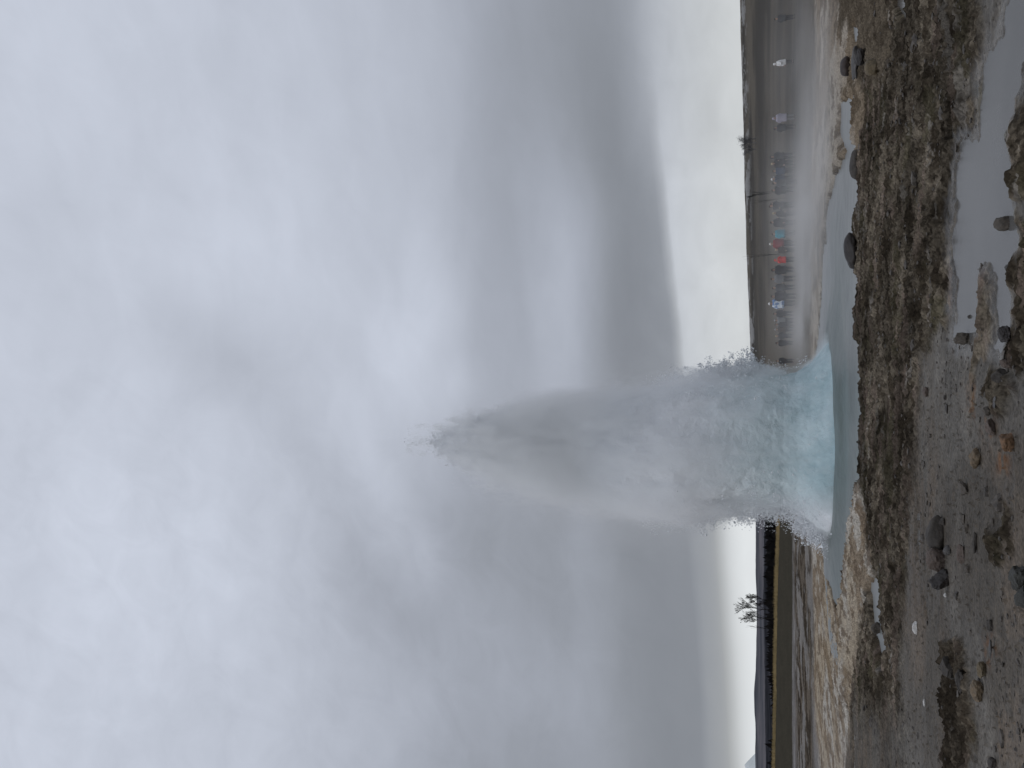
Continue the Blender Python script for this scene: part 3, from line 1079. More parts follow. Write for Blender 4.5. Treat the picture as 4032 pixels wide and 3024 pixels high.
# ------------------------------------------------------------------ hills, woods, trees on the horizon
def ridge_mesh(name, Y, pts, depth, mat, amp=0.0, fr=0.02, seed=1, n=500, base=-12, ext=1.5):
    """a long hill whose crest runs through pts (photo pixels x, y), standing at distance Y and depth metres thick"""
    ys_ = [p[1] for p in pts]
    xs_ = [p[0] for p in pts]
    o_ = np.argsort(ys_)
    ys_, xs_ = np.array(ys_)[o_], np.array(xs_)[o_]
    yy = np.linspace(ys_[0], ys_[-1], n)
    cr = np.interp(yy, ys_, xs_)
    VV = []
    for row, (fy, fz) in enumerate([(-1.0, 0.0), (-0.7, 0.35), (-0.4, 0.7), (-0.2, 0.9), (0.0, 1.0), (0.4, 0.8), (1.0, 0.0)]):
        for k in range(n):
            c = at(cr[k], yy[k], Y)
            h = c.z - base
            nz = amp * (fbm(np.array([c.x * fr]), np.array([row * 0.3]), 4, seed)[0] - 0.5) * 2
            VV.append((c.x * (1 + fy * depth / Y * 0.5), Y + fy * depth, base + (h + nz) * fz))
    FF = []
    for i in range(6):
        for k in range(n - 1):
            a = i * n + k
            FF.append((a, a + 1, a + n + 1, a + n))
    return obj(name, mesh_np(name, VV, FF), mat, kind='structure')


HM = simple("heath_hill", (0.085, 0.088, 0.10), 0.95, 0.35, 0.004, col2=(0.115, 0.108, 0.115))  # a little far haze is mixed into the bluish grey
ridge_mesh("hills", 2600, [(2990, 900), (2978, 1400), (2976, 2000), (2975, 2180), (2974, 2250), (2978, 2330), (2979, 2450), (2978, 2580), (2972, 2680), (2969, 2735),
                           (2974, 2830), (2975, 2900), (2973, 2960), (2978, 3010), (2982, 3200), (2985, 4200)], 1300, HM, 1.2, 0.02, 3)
HM2 = simple("forested_hill", (0.022, 0.023, 0.027), 0.95, 0.4, 0.02, col2=(0.032, 0.032, 0.036))
ridge_mesh("low_hill", 900, [(3020, 1300), (3012, 2000), (3006, 2300), (3012, 2700), (3016, 3024), (3020, 4000)], 350, HM2, 0.8, 0.05, 5)
MM = simple("haze_paled_mountain", (0.66, 0.69, 0.68), 0.95, 0.1, 0.001)  # pale because the distance haze is put into the base colour
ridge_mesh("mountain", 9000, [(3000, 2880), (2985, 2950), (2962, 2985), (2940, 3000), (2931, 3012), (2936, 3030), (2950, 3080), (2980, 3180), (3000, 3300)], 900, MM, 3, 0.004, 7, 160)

BARK = simple("bare_bark", (0.02, 0.018, 0.017), 0.9, 0.3, 3)

MISTBARK = simple("mist_paled_bark", (0.13, 0.13, 0.135), 0.9, 0.25, 3)  # mist over the skyline trees is put into this paler bark colour


def tube(verts, faces, pts, radii, k=5):
    b0 = len(verts)
    for i, (p, r) in enumerate(zip(pts, radii)):
        d = (pts[min(i + 1, len(pts) - 1)] - pts[max(i - 1, 0)]).normalized()
        u = d.orthogonal().normalized()
        v = d.cross(u)
        for j in range(k):
            a = 2 * math.pi * j / k
            verts.append(p + (u * math.cos(a) + v * math.sin(a)) * r)
    for i in range(len(pts) - 1):
        for j in range(k):
            a = b0 + i * k + j
            b = b0 + i * k + (j + 1) % k
            faces.append((a, b, b + k, a + k))


def bare_tree(base, h, label, r0=0.09, lean=(0, 0), spread=0.5, levels=4, seed=0, name="bare_tree", group=None, nstem=1, bark=None):
    rnd = random.Random(seed)
    root = bpy.data.objects.new(name, None)
    C.objects.link(root)
    root.location = base
    root['label'] = label
    root['category'] = 'tree'
    if group:
        root['group'] = group
    tv, tf, bv, bf = [], [], [], []

    def grow(p, d, L, r, lev, vv, ff):
        pts, rad = [p], [r]
        n = 5
        q, dd = p, d.copy()
        for i in range(n):
            dd = (dd + Vector((rnd.gauss(0, 0.10), rnd.gauss(0, 0.10), 0.06))).normalized()
            q = q + dd * (L / n)
            pts.append(q)
            rad.append(r * (1 - 0.75 * (i + 1) / n))
        tube(vv, ff, pts, rad, 5 if lev == 0 else 3)
        if lev < levels:
            nb = 11 if lev == 0 else 7 if lev == 1 else 4
            for b in range(nb):
                f = rnd.uniform(0.22, 0.98) if lev == 0 else rnd.uniform(0.2, 0.95)
                i = min(int(f * n), n - 1)
                s = pts[i].lerp(pts[i + 1], f * n - i)
                ang = rnd.uniform(0, 6.28)
                side = Vector((math.cos(ang), math.sin(ang), 0)) * spread
                nd = (dd * 0.75 + side * rnd.uniform(0.8, 1.4) + Vector((0, 0, 0.35))).normalized()
                grow(s, nd, L * rnd.uniform(0.38, 0.58) * (1.1 - 0.35 * f), max(r * 0.42, 0.011), lev + 1, bv, bf)

    for s in range(nstem):
        a = s * 2.4
        grow(Vector((0.1 * s, 0, 0)), (Vector((lean[0], lean[1], 1)) + Vector((math.cos(a), math.sin(a), 0)) * (0.22 if nstem > 1 else 0)).normalized(),
             h * (1 - 0.12 * s), r0 * (1 - 0.15 * s), 0, tv, tf)
    me = bpy.data.meshes.new("trunk")
    me.from_pydata(tv, [], tf)
    obj("trunk", me, bark or BARK, root)
    if bf:
        me = bpy.data.meshes.new("branches")
        me.from_pydata(bv, [], bf)
        obj("branches", me, bark or BARK, root)
    return root


def tree_at(xtop, xbase, y, Y, **kw):
    b = at(xbase, y, Y)
    t_ = at(xtop, y, Y)
    return bare_tree(Vector((b.x, Y, min(b.z, 2.0))), t_.z - b.z, **kw)


tree_at(2936, 3062, 2406, 112, label="taller leafless tree on the straw grass bank, its top spread above the dark hills", r0=0.07, lean=(0.05, 0), seed=3, spread=0.55, nstem=1)
tree_at(2944, 3062, 2432, 111, label="shorter leafless tree leaning left beside the taller one on the straw bank", r0=0.06, lean=(-0.35, 0), seed=8, spread=0.6)
tree_at(2962, 3062, 2372, 116, label="low leafless tree with fine twigs right of the taller bare tree", r0=0.06, lean=(0.30, 0), seed=12, spread=0.65)
tree_at(2960, 3056, 2480, 108, label="thin bare sapling with hardly any branches standing alone on the straw bank", r0=0.035, seed=21, spread=0.12, levels=1)
tree_at(2955, 3095, 1000, 75, label="thin bare sapling rising behind the person in the bright red jacket", r0=0.018, seed=31, spread=0.14, levels=1)
tree_at(2972, 3095, 750, 78, label="slender bare sapling behind the people in black coats", r0=0.02, seed=33, spread=0.2, levels=2)
tree_at(2985, 3095, 780, 82, label="slim bare sapling with a few upright twigs above the people in black coats", r0=0.016, seed=38, spread=0.2, levels=1)
k_ = 0
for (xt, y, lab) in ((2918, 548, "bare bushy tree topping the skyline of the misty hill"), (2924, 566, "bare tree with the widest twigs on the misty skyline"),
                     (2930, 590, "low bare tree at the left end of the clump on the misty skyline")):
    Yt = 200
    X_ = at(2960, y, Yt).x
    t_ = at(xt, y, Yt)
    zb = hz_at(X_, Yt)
    bare_tree(Vector((X_, Yt, zb - 0.3)), t_.z - zb + 0.4, lab, r0=0.05, seed=50 + k_, spread=0.7, nstem=3, group="bare trees on the misty skyline", levels=3, bark=MISTBARK)
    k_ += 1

# far dark wood left of the geyser, and scrub on the misty slope: masses nobody could count
def scrub(name, n, region, h0, h1, mat, label, seed, zfun=None):
    r = random.Random(seed)
    vv, ff = [], []
    for i in range(n):
        x, y = region(r)
        z = zfun(x, y)
        h = r.uniform(h0, h1)
        for s in range(7):
            d = Vector((r.gauss(0, 0.35), r.gauss(0, 0.35), 1)).normalized()
            p0 = Vector((x + r.gauss(0, h * 0.1), y, z - 0.1))
            p1 = p0 + d * h * r.uniform(0.5, 1)
            w_ = h * 0.10
            b0 = len(vv)
            side = Vector((1, r.uniform(-.5, .5), 0)) * w_
            mid_ = p0.lerp(p1, 0.55) + Vector((r.gauss(0, .06), 0, 0)) * h
            vv += [p0 - side, p0 + side, mid_ + side * 1.8, mid_ - side * 1.8, p1, mid_ + Vector((0, w_ * 2, 0))]
            ff += [(b0, b0 + 1, b0 + 2, b0 + 3), (b0 + 3, b0 + 2, b0 + 4, b0 + 4)[:3], (b0 + 1, b0 + 5, b0 + 4)]
    me = bpy.data.meshes.new(name)
    me.from_pydata(vv, [], ff)
    return obj(name, me, mat, kind='stuff', label=label)


def rg_wood(r):
    y = r.uniform(200, 420)
    return -y * (0.06 + abs(r.gauss(0.03, 0.11))) - 2, y


scrub("wood", 3000, rg_wood, 4.5, 8.5, simple("dark_wood", (0.014, 0.013, 0.013), 0.95, 0.3, 1), "dark leafless wood on the plain left of the geyser", 5, lambda x, y: -3.4)
sheet("plain", -900, 60, 160, 2400, -3.3, simple("dark_moor", (0.02, 0.019, 0.019), 0.95, 0.35, 0.02), kind='structure')


# straw grass along the crest of the berm
r = np.random.default_rng(44)
ng = 26000
gyv = r.uniform(96.5, 108, ng)
gxv = -gyv * r.uniform(0.045, 0.62, ng)
gz_, _, _ = terrain(gxv, gyv)
gh = r.uniform(0.10, 0.42, ng) * (0.5 + fbm(gxv * 0.3, gyv * 0.3, 3, 5))
lx = r.normal(0, 0.12, ng)
Vg = np.stack([np.stack([gxv - 0.025, gyv, gz_ - 0.02], -1), np.stack([gxv + 0.025, gyv, gz_ - 0.02], -1), np.stack([gxv + lx, gyv + lx, gz_ + gh], -1)], 1).reshape(-1, 3)
me = mesh_np("grass", Vg, np.arange(ng * 3).reshape(-1, 3), False)
obj("grass", me, simple("straw_grass", (0.38, 0.29, 0.15), 0.9, 0.3, 0.6, col2=(0.20, 0.16, 0.085)), kind='stuff', label="straw coloured grass along the bank on the left")


# ------------------------------------------------------------------ rocks
def rock_mat(name, c1, c2, rough=0.75):
    mt = bpy.data.materials.new(name)
    mt.use_nodes = True
    t = NT(mt.node_tree)
    P = t.n('ShaderNodeTexCoord').outputs['Object']
    n = t.noise(P, 6, 6, 0.65, 0.3)
    n2 = t.noise(P, 40, 4, 0.6)
    c = t.mix(t.ss(n, 0.38, 0.62), c1, c2)
    f = t.mr(n2, 0.3, 0.7, 0.42, 0.82)
    c = t.mix(1.0, c, t.vec(f, f, f), 'MULTIPLY')
    bs = t.n('ShaderNodeBsdfPrincipled')
    t.link(c, bs.inputs['Base Color'])
    t.link(t.mr(n2, 0.2, 0.8, rough - 0.12, rough + 0.15), bs.inputs['Roughness'])
    bp = t.n('ShaderNodeBump')
    bp.inputs['Strength'].default_value = 0.8
    bp.inputs['Distance'].default_value = 0.02
    t.link(t.m('ADD', n, t.m('MULTIPLY', n2, 0.4)), bp.inputs['Height'])
    t.link(bp.outputs[0], bs.inputs['Normal'])
    o = t.n('ShaderNodeOutputMaterial')
    t.link(bs.outputs[0], o.inputs[0])
    return mt


RM = {
    'black': rock_mat("black_basalt", (0.022, 0.017, 0.015), (0.04, 0.031, 0.027), 0.6),
    'dark': rock_mat("dark_stone", (0.05, 0.042, 0.035), (0.085, 0.072, 0.06)),
    'brown': rock_mat("brown_stone", (0.09, 0.075, 0.06), (0.14, 0.118, 0.096)),
    'red': rock_mat("reddish_stone", (0.12, 0.088, 0.07), (0.165, 0.128, 0.108)),
    'maroon': rock_mat("maroon_stone", (0.035, 0.022, 0.018), (0.055, 0.036, 0.03), 0.6),
    'grey': rock_mat("grey_stone", (0.09, 0.085, 0.082), (0.15, 0.142, 0.138)),
    'ochre': rock_mat("ochre_stone", (0.19, 0.145, 0.085), (0.14, 0.112, 0.07)),
    'orange': rock_mat("orange_stone", (0.24, 0.135, 0.07), (0.17, 0.10, 0.055)),
    'tan': rock_mat("tan_stone", (0.23, 0.165, 0.10), (0.16, 0.12, 0.075)),
    'green': rock_mat("greenish_dark_stone", (0.045, 0.045, 0.038), (0.075, 0.075, 0.066)),
    'white': rock_mat("white_stone", (0.85, 0.83, 0.80), (0.8, 0.78, 0.75)),
}


def make_rock(x0, x1, y0, y1, mat, label, smooth=0.5, flat=1.0, depth=0.8, lift=0.0, seed=0, z0=None, group=None, tilt=0.0):
    """a stone filling photo pixels x0..x1 (top to foot) and y0..y1, standing on the ground at its foot"""
    foot = G(x1, (y0 + y1) / 2, 0.0)
    X, Y = foot.x, foot.y
    a = G(x1, y0, 0)
    b = G(x1, y1, 0)
    wd = abs(a.x - b.x)
    dp = wd * depth
    Yc = Y + dp * 0.42
    top = at(x0, (y0 + y1) / 2, Yc)
    z = hz_at(X, Yc) if z0 is None else z0
    z = max(z, WL - 0.02)
    ht = max(top.z - z - 0.0, wd * 0.12) * flat
    X = X * Yc / Y
    bm = bmesh.new()
    bmesh.ops.create_icosphere(bm, subdivisions=4, radius=1.0)
    co = np.array([v.co[:] for v in bm.verts])
    rd = random.Random(seed * 31 + int(x0))
    # facets: clip the ball against random planes
    for _ in range(int(9 + 10 * (1 - smooth))):
        nv = np.array([rd.gauss(0, 1), rd.gauss(0, 1), rd.gauss(0, 0.8)])
        nv /= np.linalg.norm(nv)
        lim = rd.uniform(0.50 + 0.36 * smooth, 0.93)
        dd = co @ nv
        over = np.clip(dd - lim, 0, None)
        co = co - over[:, None] * nv * (1 - smooth * 0.5)
    s = seed + 3
    n1 = fbm(co[:, 0] * 1.3 + s, co[:, 1] * 1.3, 3, s, 0.5, z=co[:, 2] * 1.3) - 0.5
    n2 = fbm(co[:, 0] * 5 + s, co[:, 1] * 5, 4, s + 5, 0.6, z=co[:, 2] * 5) - 0.5
    co = co * (1 + n1 * 0.62 * (1.15 - smooth) + n2 * 0.30 * (1.2 - smooth))[:, None]
    co[:, 0] *= wd / (co[:, 0].max() - co[:, 0].min())
    co[:, 1] *= dp / (co[:, 1].max() - co[:, 1].min())
    zmin, zmax = co[:, 2].min(), co[:, 2].max()
    hh = ht * 1.32
    co[:, 2] = (co[:, 2] - zmin) / (zmax - zmin) * hh - hh * 0.22
    if tilt:
        co[:, 2] += co[:, 0] * tilt
    for v, c in zip(bm.verts, co):
        v.co = c
    for f in bm.faces:
        f.smooth = smooth > 0.45
    me = bpy.data.meshes.new("rock")
    bm.to_mesh(me)
    bm.free()
    o = obj("rock", me, RM[mat])
    o.location = (X, Yc, z + lift)
    o['label'] = label
    o['category'] = 'rock'
    if group:
        o['group'] = group
    return o


ROCKS = [
    # x0, x1, y0, y1, mat, label, kw
    (3324, 3384, 918, 1068, 'black', "large smooth black boulder on the pool's near edge, the biggest of the rim stones", dict(smooth=0.75, depth=0.7, seed=1, tilt=0.10)),
    (3345, 3392, 588, 710, 'dark', "long oval dark grey boulder lying on the pool's rim", dict(smooth=0.85, depth=0.6, seed=2)),
    (3378, 3398, 562, 604, 'brown', "small brown stone against the right end of the long oval boulder", dict(smooth=0.6, seed=3)),
    (3359, 3380, 864, 898, 'brown', "small rounded stone on the pool's rim beside the largest black boulder", dict(smooth=0.7, seed=4)),
    (3308, 3356, 222, 298, 'maroon', "round dark maroon boulder perched on top of a grey slab at the right", dict(smooth=0.85, depth=0.9, seed=5)),
    (3352, 3392, 180, 318, 'grey', "flat grey slab under the round maroon boulder", dict(smooth=0.5, depth=0.5, seed=6)),
    (3372, 3412, 190, 262, 'black', "black broken stone tucked below the grey slab", dict(smooth=0.3, depth=0.5, seed=61)),
    (3404, 3466, 226, 298, 'ochre', "yellowish brown boulder in front of the grey slab", dict(smooth=0.5, depth=0.8, seed=7)),
    (3897, 3952, 848, 908, 'brown', "lone round brown stone standing in the broad near puddle", dict(smooth=0.55, depth=1.0, seed=8, z0=-0.05, flat=0.78)),
    (3744, 3800, 1308, 1358, 'brown', "blocky grey brown stone with a flat face at the left shore of the broad puddle", dict(smooth=0.15, depth=1.0, seed=9, flat=0.8)),
    (3790, 3803, 1238, 1256, 'dark', "tiny dark pebble in the wet mud near the blocky stone", dict(smooth=0.6, seed=10, flat=0.5)),
    (3631, 3655, 1522, 1564, 'red', "small reddish stone alone on the pale wet mud below the rim crust", dict(smooth=0.4, seed=11)),
    (3714, 3727, 1556, 1577, 'dark', "tiny dark stone on the pale mud left of the blocky stone", dict(smooth=0.5, seed=12)),
    (3930, 3972, 1281, 1352, 'black', "jagged black chunk at the near shore of the puddle's end", dict(smooth=0.1, seed=13)),
    (3935, 3978, 1405, 1450, 'red', "pointed reddish brown stone by the jagged black chunk", dict(smooth=0.1, seed=14)),
    (3903, 3958, 1450, 1510, 'dark', "dark lumpy stone left of the pointed reddish one", dict(smooth=0.2, seed=15)),
    (3912, 3955, 1560, 1610, 'grey', "grey broken stone in the near crust with a pale fleck beside it", dict(smooth=0.2, seed=16)),
    (3934, 3990, 1700, 1782, 'orange', "orange stained rock at the bottom edge of the mud flat", dict(smooth=0.25, seed=17, depth=0.9)),
    (3878, 3920, 1655, 1724, 'red', "rust brown crumbling rock just beyond the orange stained one", dict(smooth=0.15, seed=18)),
    (3816, 3864, 1764, 1848, 'tan', "tan brown rock with a dark hollow side beyond the orange rock", dict(smooth=0.3, seed=19)),
    (3646, 3716, 2031, 2178, 'dark', "long dark grey stone at the right end of the big three stone cluster", dict(smooth=0.6, depth=0.65, seed=20)),
    (3646, 3722, 2158, 2256, 'red', "reddish middle stone of the big three stone cluster", dict(smooth=0.45, depth=0.8, seed=21)),
    (3660, 3736, 2244, 2334, 'black', "black wedge stone at the left end of the big three stone cluster", dict(smooth=0.25, depth=0.9, seed=22, tilt=-0.25)),
    (3712, 3744, 2147, 2190, 'grey', "small grey stone in front of the reddish middle stone", dict(smooth=0.4, seed=23)),
    (3700, 3722, 2038, 2070, 'dark', "small dark stone in front of the long dark grey stone", dict(smooth=0.4, seed=24)),
    (3776, 3812, 1896, 1955, 'brown', "brown three cornered stone on the open mud flat", dict(smooth=0.15, seed=25)),
    (3780, 3800, 2022, 2068, 'brown', "dark brown flake, right one of a close pair on the mud", dict(smooth=0.2, seed=26)),
    (3790, 3812, 2066, 2108, 'brown', "rough brown lump, left one of a close pair on the mud", dict(smooth=0.15, seed=27)),
    (3766, 3798, 2144, 2226, 'red', "reddish brown slab lying in front of the three stone cluster", dict(smooth=0.3, depth=0.6, seed=28)),
    (3828, 3848, 2096, 2184, 'dark', "narrow dark sliver of stone pressed in the mud", dict(smooth=0.2, depth=0.35, seed=29)),
    (3900, 3916, 2038, 2076, 'brown', "small brown stone near the long crumbling ledges", dict(smooth=0.3, seed=30)),
    (3976, 4040, 2225, 2330, 'green', "dark greenish rock with sharp edges at the very bottom of the view", dict(smooth=0.15, depth=0.8, seed=31)),
    (3996, 4060, 2310, 2400, 'green', "dark greenish rock leaning at the left of its sharp edged neighbour", dict(smooth=0.3, depth=0.8, seed=32)),
    (3592, 3611, 2446, 2500, 'white', "white flake of stone, the brightest thing on the mud flat", dict(smooth=0.2, depth=0.35, seed=33)),
    (3634, 3644, 2752, 2783, 'white', "tiny white chip left on the mud flat, far from the others", dict(smooth=0.3, depth=0.4, seed=34)),
    (3716, 3728, 2334, 2352, 'white', "tiny white pebble at the foot of the black wedge stone", dict(smooth=0.4, seed=35)),
    (3820, 3868, 2674, 2760, 'tan', "light tan rock beside the dark crust ledge", dict(smooth=0.3, seed=36)),
    (3845, 3884, 2600, 2672, 'ochre', "dull yellow brown rock right of the light tan one", dict(smooth=0.25, seed=37)),
    (3884, 3910, 2436, 2486, 'dark', "dark flat stone at the far right end of the near left mud", dict(smooth=0.3, seed=38)),
    (3897, 3920, 2518, 2590, 'grey', "long flat grey stone before the dark crust ledge", dict(smooth=0.4, depth=0.4, seed=39)),
    (3890, 3925, 2985, 3034, 'dark', "dark stone half cut by the left edge of the view", dict(smooth=0.3, seed=40)),
    (3428, 3456, 2450, 2502, 'brown', "brown stone poking out of the long silver puddle", dict(smooth=0.4, seed=41)),
    (3488, 3500, 2552, 2574, 'dark', "little dark stone on the near shore of the long silver puddle", dict(smooth=0.4, seed=42)),
    (3396, 3412, 2778, 2800, 'dark', "little dark stone left of the long silver puddle", dict(smooth=0.3, seed=43)),
    (3868, 3902, 1600, 1640, 'brown', "low brown lump where the tan island meets the mud", dict(smooth=0.3, seed=44)),
    (3955, 3972, 1040, 1068, 'grey', "pale grey pebble in shallow water by the near shore", dict(smooth=0.6, seed=45)),
    (3800, 3818, 2228, 2256, 'brown', "small brown stone left of the reddish brown slab", dict(smooth=0.4, seed=46)),
    (3700, 3770, 2590, 2680, 'dark', "dark craggy block forming the far end of the crust ledge", dict(smooth=0.1, depth=0.7, seed=47)),
    (3760, 3818, 2640, 2740, 'dark', "blackish craggy block in the middle of the crust ledge", dict(smooth=0.1, depth=0.7, seed=48)),
]
for (x0, x1, y0, y1, mt, lab, kw) in ROCKS:
    o = make_rock(x0, x1, y0, y1, mt, lab, **kw)

# loose chips of sinter over the whole foreground: uncountable
r = np.random.default_rng(77)
npb = 5200
gy_ = 5.5 + 11 * r.random(npb) ** 1.4
gx_ = (gy_ + 1) * r.uniform(-0.56, 0.56, npb)
cl = fbm(gx_ * 0.9, gy_ * 0.9, 3, 301)
keep = (cl + r.normal(0, 0.08, npb)) > 0.47
gx_, gy_ = gx_[keep], gy_[keep]
gz2, _, _ = terrain(gx_, gy_)
keep = gz2 > WL - 0.012
gx_, gy_, gz2 = gx_[keep], gy_[keep], gz2[keep]
sz = np.clip(r.lognormal(math.log(0.012), 0.55, len(gx_)), 0.004, 0.06)
bm = bmesh.new()
bmesh.ops.create_icosphere(bm, subdivisions=1, radius=1.0)
ico = np.array([v.co[:] for v in bm.verts])
icf = np.array([[v.index for v in f.verts] for f in bm.faces])
bm.free()
nP = len(gx_)
j = 1 + r.normal(0, 0.22, (nP, len(ico), 1))
scl = np.stack([r.uniform(0.9, 1.8, nP), r.uniform(0.7, 1.3, nP), r.uniform(0.35, 0.8, nP)], -1)[:, None, :]
Vp = ico[None] * j * scl * sz[:, None, None] + np.stack([gx_, gy_, gz2 + sz * 0.15], -1)[:, None, :]
Fp = (icf[None] + (np.arange(nP) * len(ico))[:, None, None]).reshape(-1, 3)
me = mesh_np("gravel", Vp.reshape(-1, 3), Fp, False)
obj("gravel", me, rock_mat("sinter_chips", (0.06, 0.05, 0.042), (0.16, 0.14, 0.12)), kind='stuff', label="dark stone chips strewn over the mud and crust")


# ------------------------------------------------------------------ people
def skin_mesh(joints, edges, radii, root=0, sub=2, name="body"):
    me = bpy.data.meshes.new(name)
    me.from_pydata([Vector(j) for j in joints], edges, [])
    o = bpy.data.objects.new(name, me)
    C.objects.link(o)
    md = o.modifiers.new("s", 'SKIN')
    md.use_smooth_shade = True
    for i, rv in enumerate(radii):
        me.skin_vertices[0].data[i].radius = rv if isinstance(rv, tuple) else (rv, rv)
        me.skin_vertices[0].data[i].use_root = (i == root)
    s2 = o.modifiers.new("u", 'SUBSURF')
    s2.levels = s2.render_levels = sub
    dg = bpy.context.evaluated_depsgraph_get()
    nm = bpy.data.meshes.new_from_object(o.evaluated_get(dg))
    bpy.data.objects.remove(o)
    bpy.data.meshes.remove(me)
    nm.name = name
    for p in nm.polygons:
        p.use_smooth = True
    return nm


POSES = {
    # elbow, wrist, hand direction for the left (+x) and right (-x) arm; the figure faces -y
    'stand': (((0.27, 0.03, 1.12), (0.26, -0.08, 0.90), (0, -0.05, -1)), ((-0.27, 0.03, 1.12), (-0.26, -0.08, 0.90), (0, -0.05, -1)), 0.0),
    'camera': (((0.24, -0.14, 1.20), (0.06, -0.30, 1.50), (-0.3, -0.2, 1)), ((-0.24, -0.14, 1.20), (-0.06, -0.30, 1.50), (0.3, -0.2, 1)), 0.0),
    'pocket': (((0.30, 0.10, 1.15), (0.20, -0.10, 0.98), (-0.4, -0.3, -1)), ((-0.30, 0.10, 1.15), (-0.20, -0.10, 0.98), (0.4, -0.3, -1)), 0.0),
    'lean': (((0.24, -0.20, 1.05), (0.12, -0.42, 1.18), (-0.2, -0.5, 0.5)), ((-0.25, -0.10, 1.02), (-0.20, -0.26, 0.86), (0, -0.3, -1)), -0.22),
}


def shear(p, k):
    x, y, z = p
    if z > 0.9:
        y += k * (z - 0.9)
    return (x, y, z)


def body_data(pose, sit=False):
    L, Rr, k = POSES[pose]
    J = [(0, 0, 0.95), (0, 0, 1.12), (0, 0.01, 1.32), (0, 0.01, 1.46), (0, -0.005, 1.53), (0, -0.02, 1.62), (0, -0.015, 1.70)]
    Rd = [(0.15, 0.11), (0.13, 0.10), (0.16, 0.11), (0.075, 0.07), (0.055, 0.055), (0.078, 0.095), (0.065, 0.08)]
    E = [(0, 1), (1, 2), (2, 3), (3, 4), (4, 5), (5, 6)]
    fing = []
    for s, (eb, wr, hd) in ((1, L), (-1, Rr)):
        b = len(J)
        hdv = Vector(hd).normalized()
        wv = Vector(wr)
        J += [(s * 0.17, 0.01, 1.42), eb, wr, tuple(wv + hdv * 0.07)]
        Rd += [0.062, 0.043, 0.028, (0.038, 0.018)]
        E += [(2, b), (b, b + 1), (b + 1, b + 2), (b + 2, b + 3)]
        sidev = hdv.cross(Vector((0, 1, 0.3))).normalized()
        for q, (off, ln) in enumerate(((-0.030, 0.055), (-0.010, 0.068), (0.010, 0.064), (0.030, 0.048))):
            fing.append((b + 3, wv + hdv * 0.075 + sidev * off, hdv, sidev, ln))
        fing.append((b + 2, wv + hdv * 0.025 + sidev * -0.034 * s, (hdv + sidev * -0.9 * s).normalized(), sidev, 0.045))
        for (par, base, dirv, sv_, ln) in fing[-5:]:
            f0 = len(J)
            bend = Vector((0, -0.35, 0))
            J += [tuple(base + dirv * 0.01), tuple(base + dirv * ln * 0.55), tuple(base + (dirv + bend * 0.6).normalized() * ln)]
            Rd += [0.0095, 0.0088, 0.0075]
            E += [(par, f0), (f0, f0 + 1), (f0 + 1, f0 + 2)]
    for s in (1, -1):
        b = len(J)
        J += [(s * 0.10, 0.0, 0.86), (s * 0.12, -0.01, 0.49), (s * 0.13, 0.02, 0.10), (s * 0.14, -0.10, 0.035)]
        Rd += [0.092, 0.062, 0.042, (0.045, 0.032)]
        E += [(0, b), (b, b + 1), (b + 1, b + 2), (b + 2, b + 3)]
    J = [shear(p, k) for p in J]
    return J, E, Rd


def jacket_data(pose, long=False, bulk=1.0):
    L, Rr, k = POSES[pose]
    lowz = 0.62 if long else 0.84
    J = [(0, 0.0, 1.05), (0, 0, lowz), (0, 0.01, 1.32), (0, 0.012, 1.47)]
    bulk *= 1.45
    Rd = [(0.21 * bulk, 0.165 * bulk), (0.225 * bulk, 0.175 * bulk), (0.20 * bulk, 0.155 * bulk), (0.10, 0.10)]
    E = [(0, 1), (0, 2), (2, 3)]
    for s, (eb, wr, hd) in ((1, L), (-1, Rr)):
        b = len(J)
        J += [(s * 0.185, 0.01, 1.40), eb, wr]
        Rd += [0.088 * bulk, 0.068 * bulk, 0.050]
        E += [(2, b), (b, b + 1), (b + 1, b + 2)]
    return [shear(p, k) for p in J], E, Rd


def trouser_data():
    J = [(0, 0, 0.93)]
    Rd = [(0.165, 0.125)]
    E = []
    for s in (1, -1):
        b = len(J)
        J += [(s * 0.10, 0.0, 0.80), (s * 0.12, -0.01, 0.49), (s * 0.13, 0.02, 0.10)]
        Rd += [0.135, 0.105, 0.085]
        E += [(0, b), (b, b + 1), (b + 1, b + 2)]
    return J, E, Rd


def lump(c, rad, cut=None, seed=1, name="hat", sub=3):
    bm = bmesh.new()
    bmesh.ops.create_icosphere(bm, subdivisions=sub, radius=1.0)
    for v in bm.verts:
        v.co = Vector((c[0] + v.co.x * rad[0], c[1] + v.co.y * rad[1], c[2] + v.co.z * rad[2]))
    if cut is not None:
        for v in bm.verts:
            if v.co.z < cut:
                v.co.z = cut
    for f in bm.faces:
        f.smooth = True
    me = bpy.data.meshes.new(name)
    bm.to_mesh(me)
    bm.free()
    return me


def bead(c, r_, k, name):
    bm = bmesh.new()
    d = bmesh.ops.create_icosphere(bm, subdivisions=2, radius=1.0)
    for v in d['verts']:
        v.co = Vector(shear((c[0] + v.co.x * r_[0], c[1] + v.co.y * r_[1], c[2] + v.co.z * r_[2]), k))
    me = bpy.data.meshes.new(name)
    bm.to_mesh(me)
    bm.free()
    return me


FACE = [("nose", (0, -0.112, 1.615), (0.013, 0.018, 0.022)), ("mouth", (0, -0.098, 1.578), (0.024, 0.012, 0.007)),
        ("ear", (0.080, -0.01, 1.62), (0.010, 0.018, 0.030)), ("ear", (-0.080, -0.01, 1.62), (0.010, 0.018, 0.030)),
        ("eye", (0.031, -0.104, 1.642), (0.011, 0.011, 0.011)), ("eye", (-0.031, -0.104, 1.642), (0.011, 0.011, 0.011))]


cache = {}


def cached(key, fn, mat=None):
    base = key
    key = (key, mat.name if mat else '')
    if key not in cache:
        if (base, 0) not in cache:
            cache[(base, 0)] = fn()
        cache[key] = cache[(base, 0)].copy()
    return cache[key]


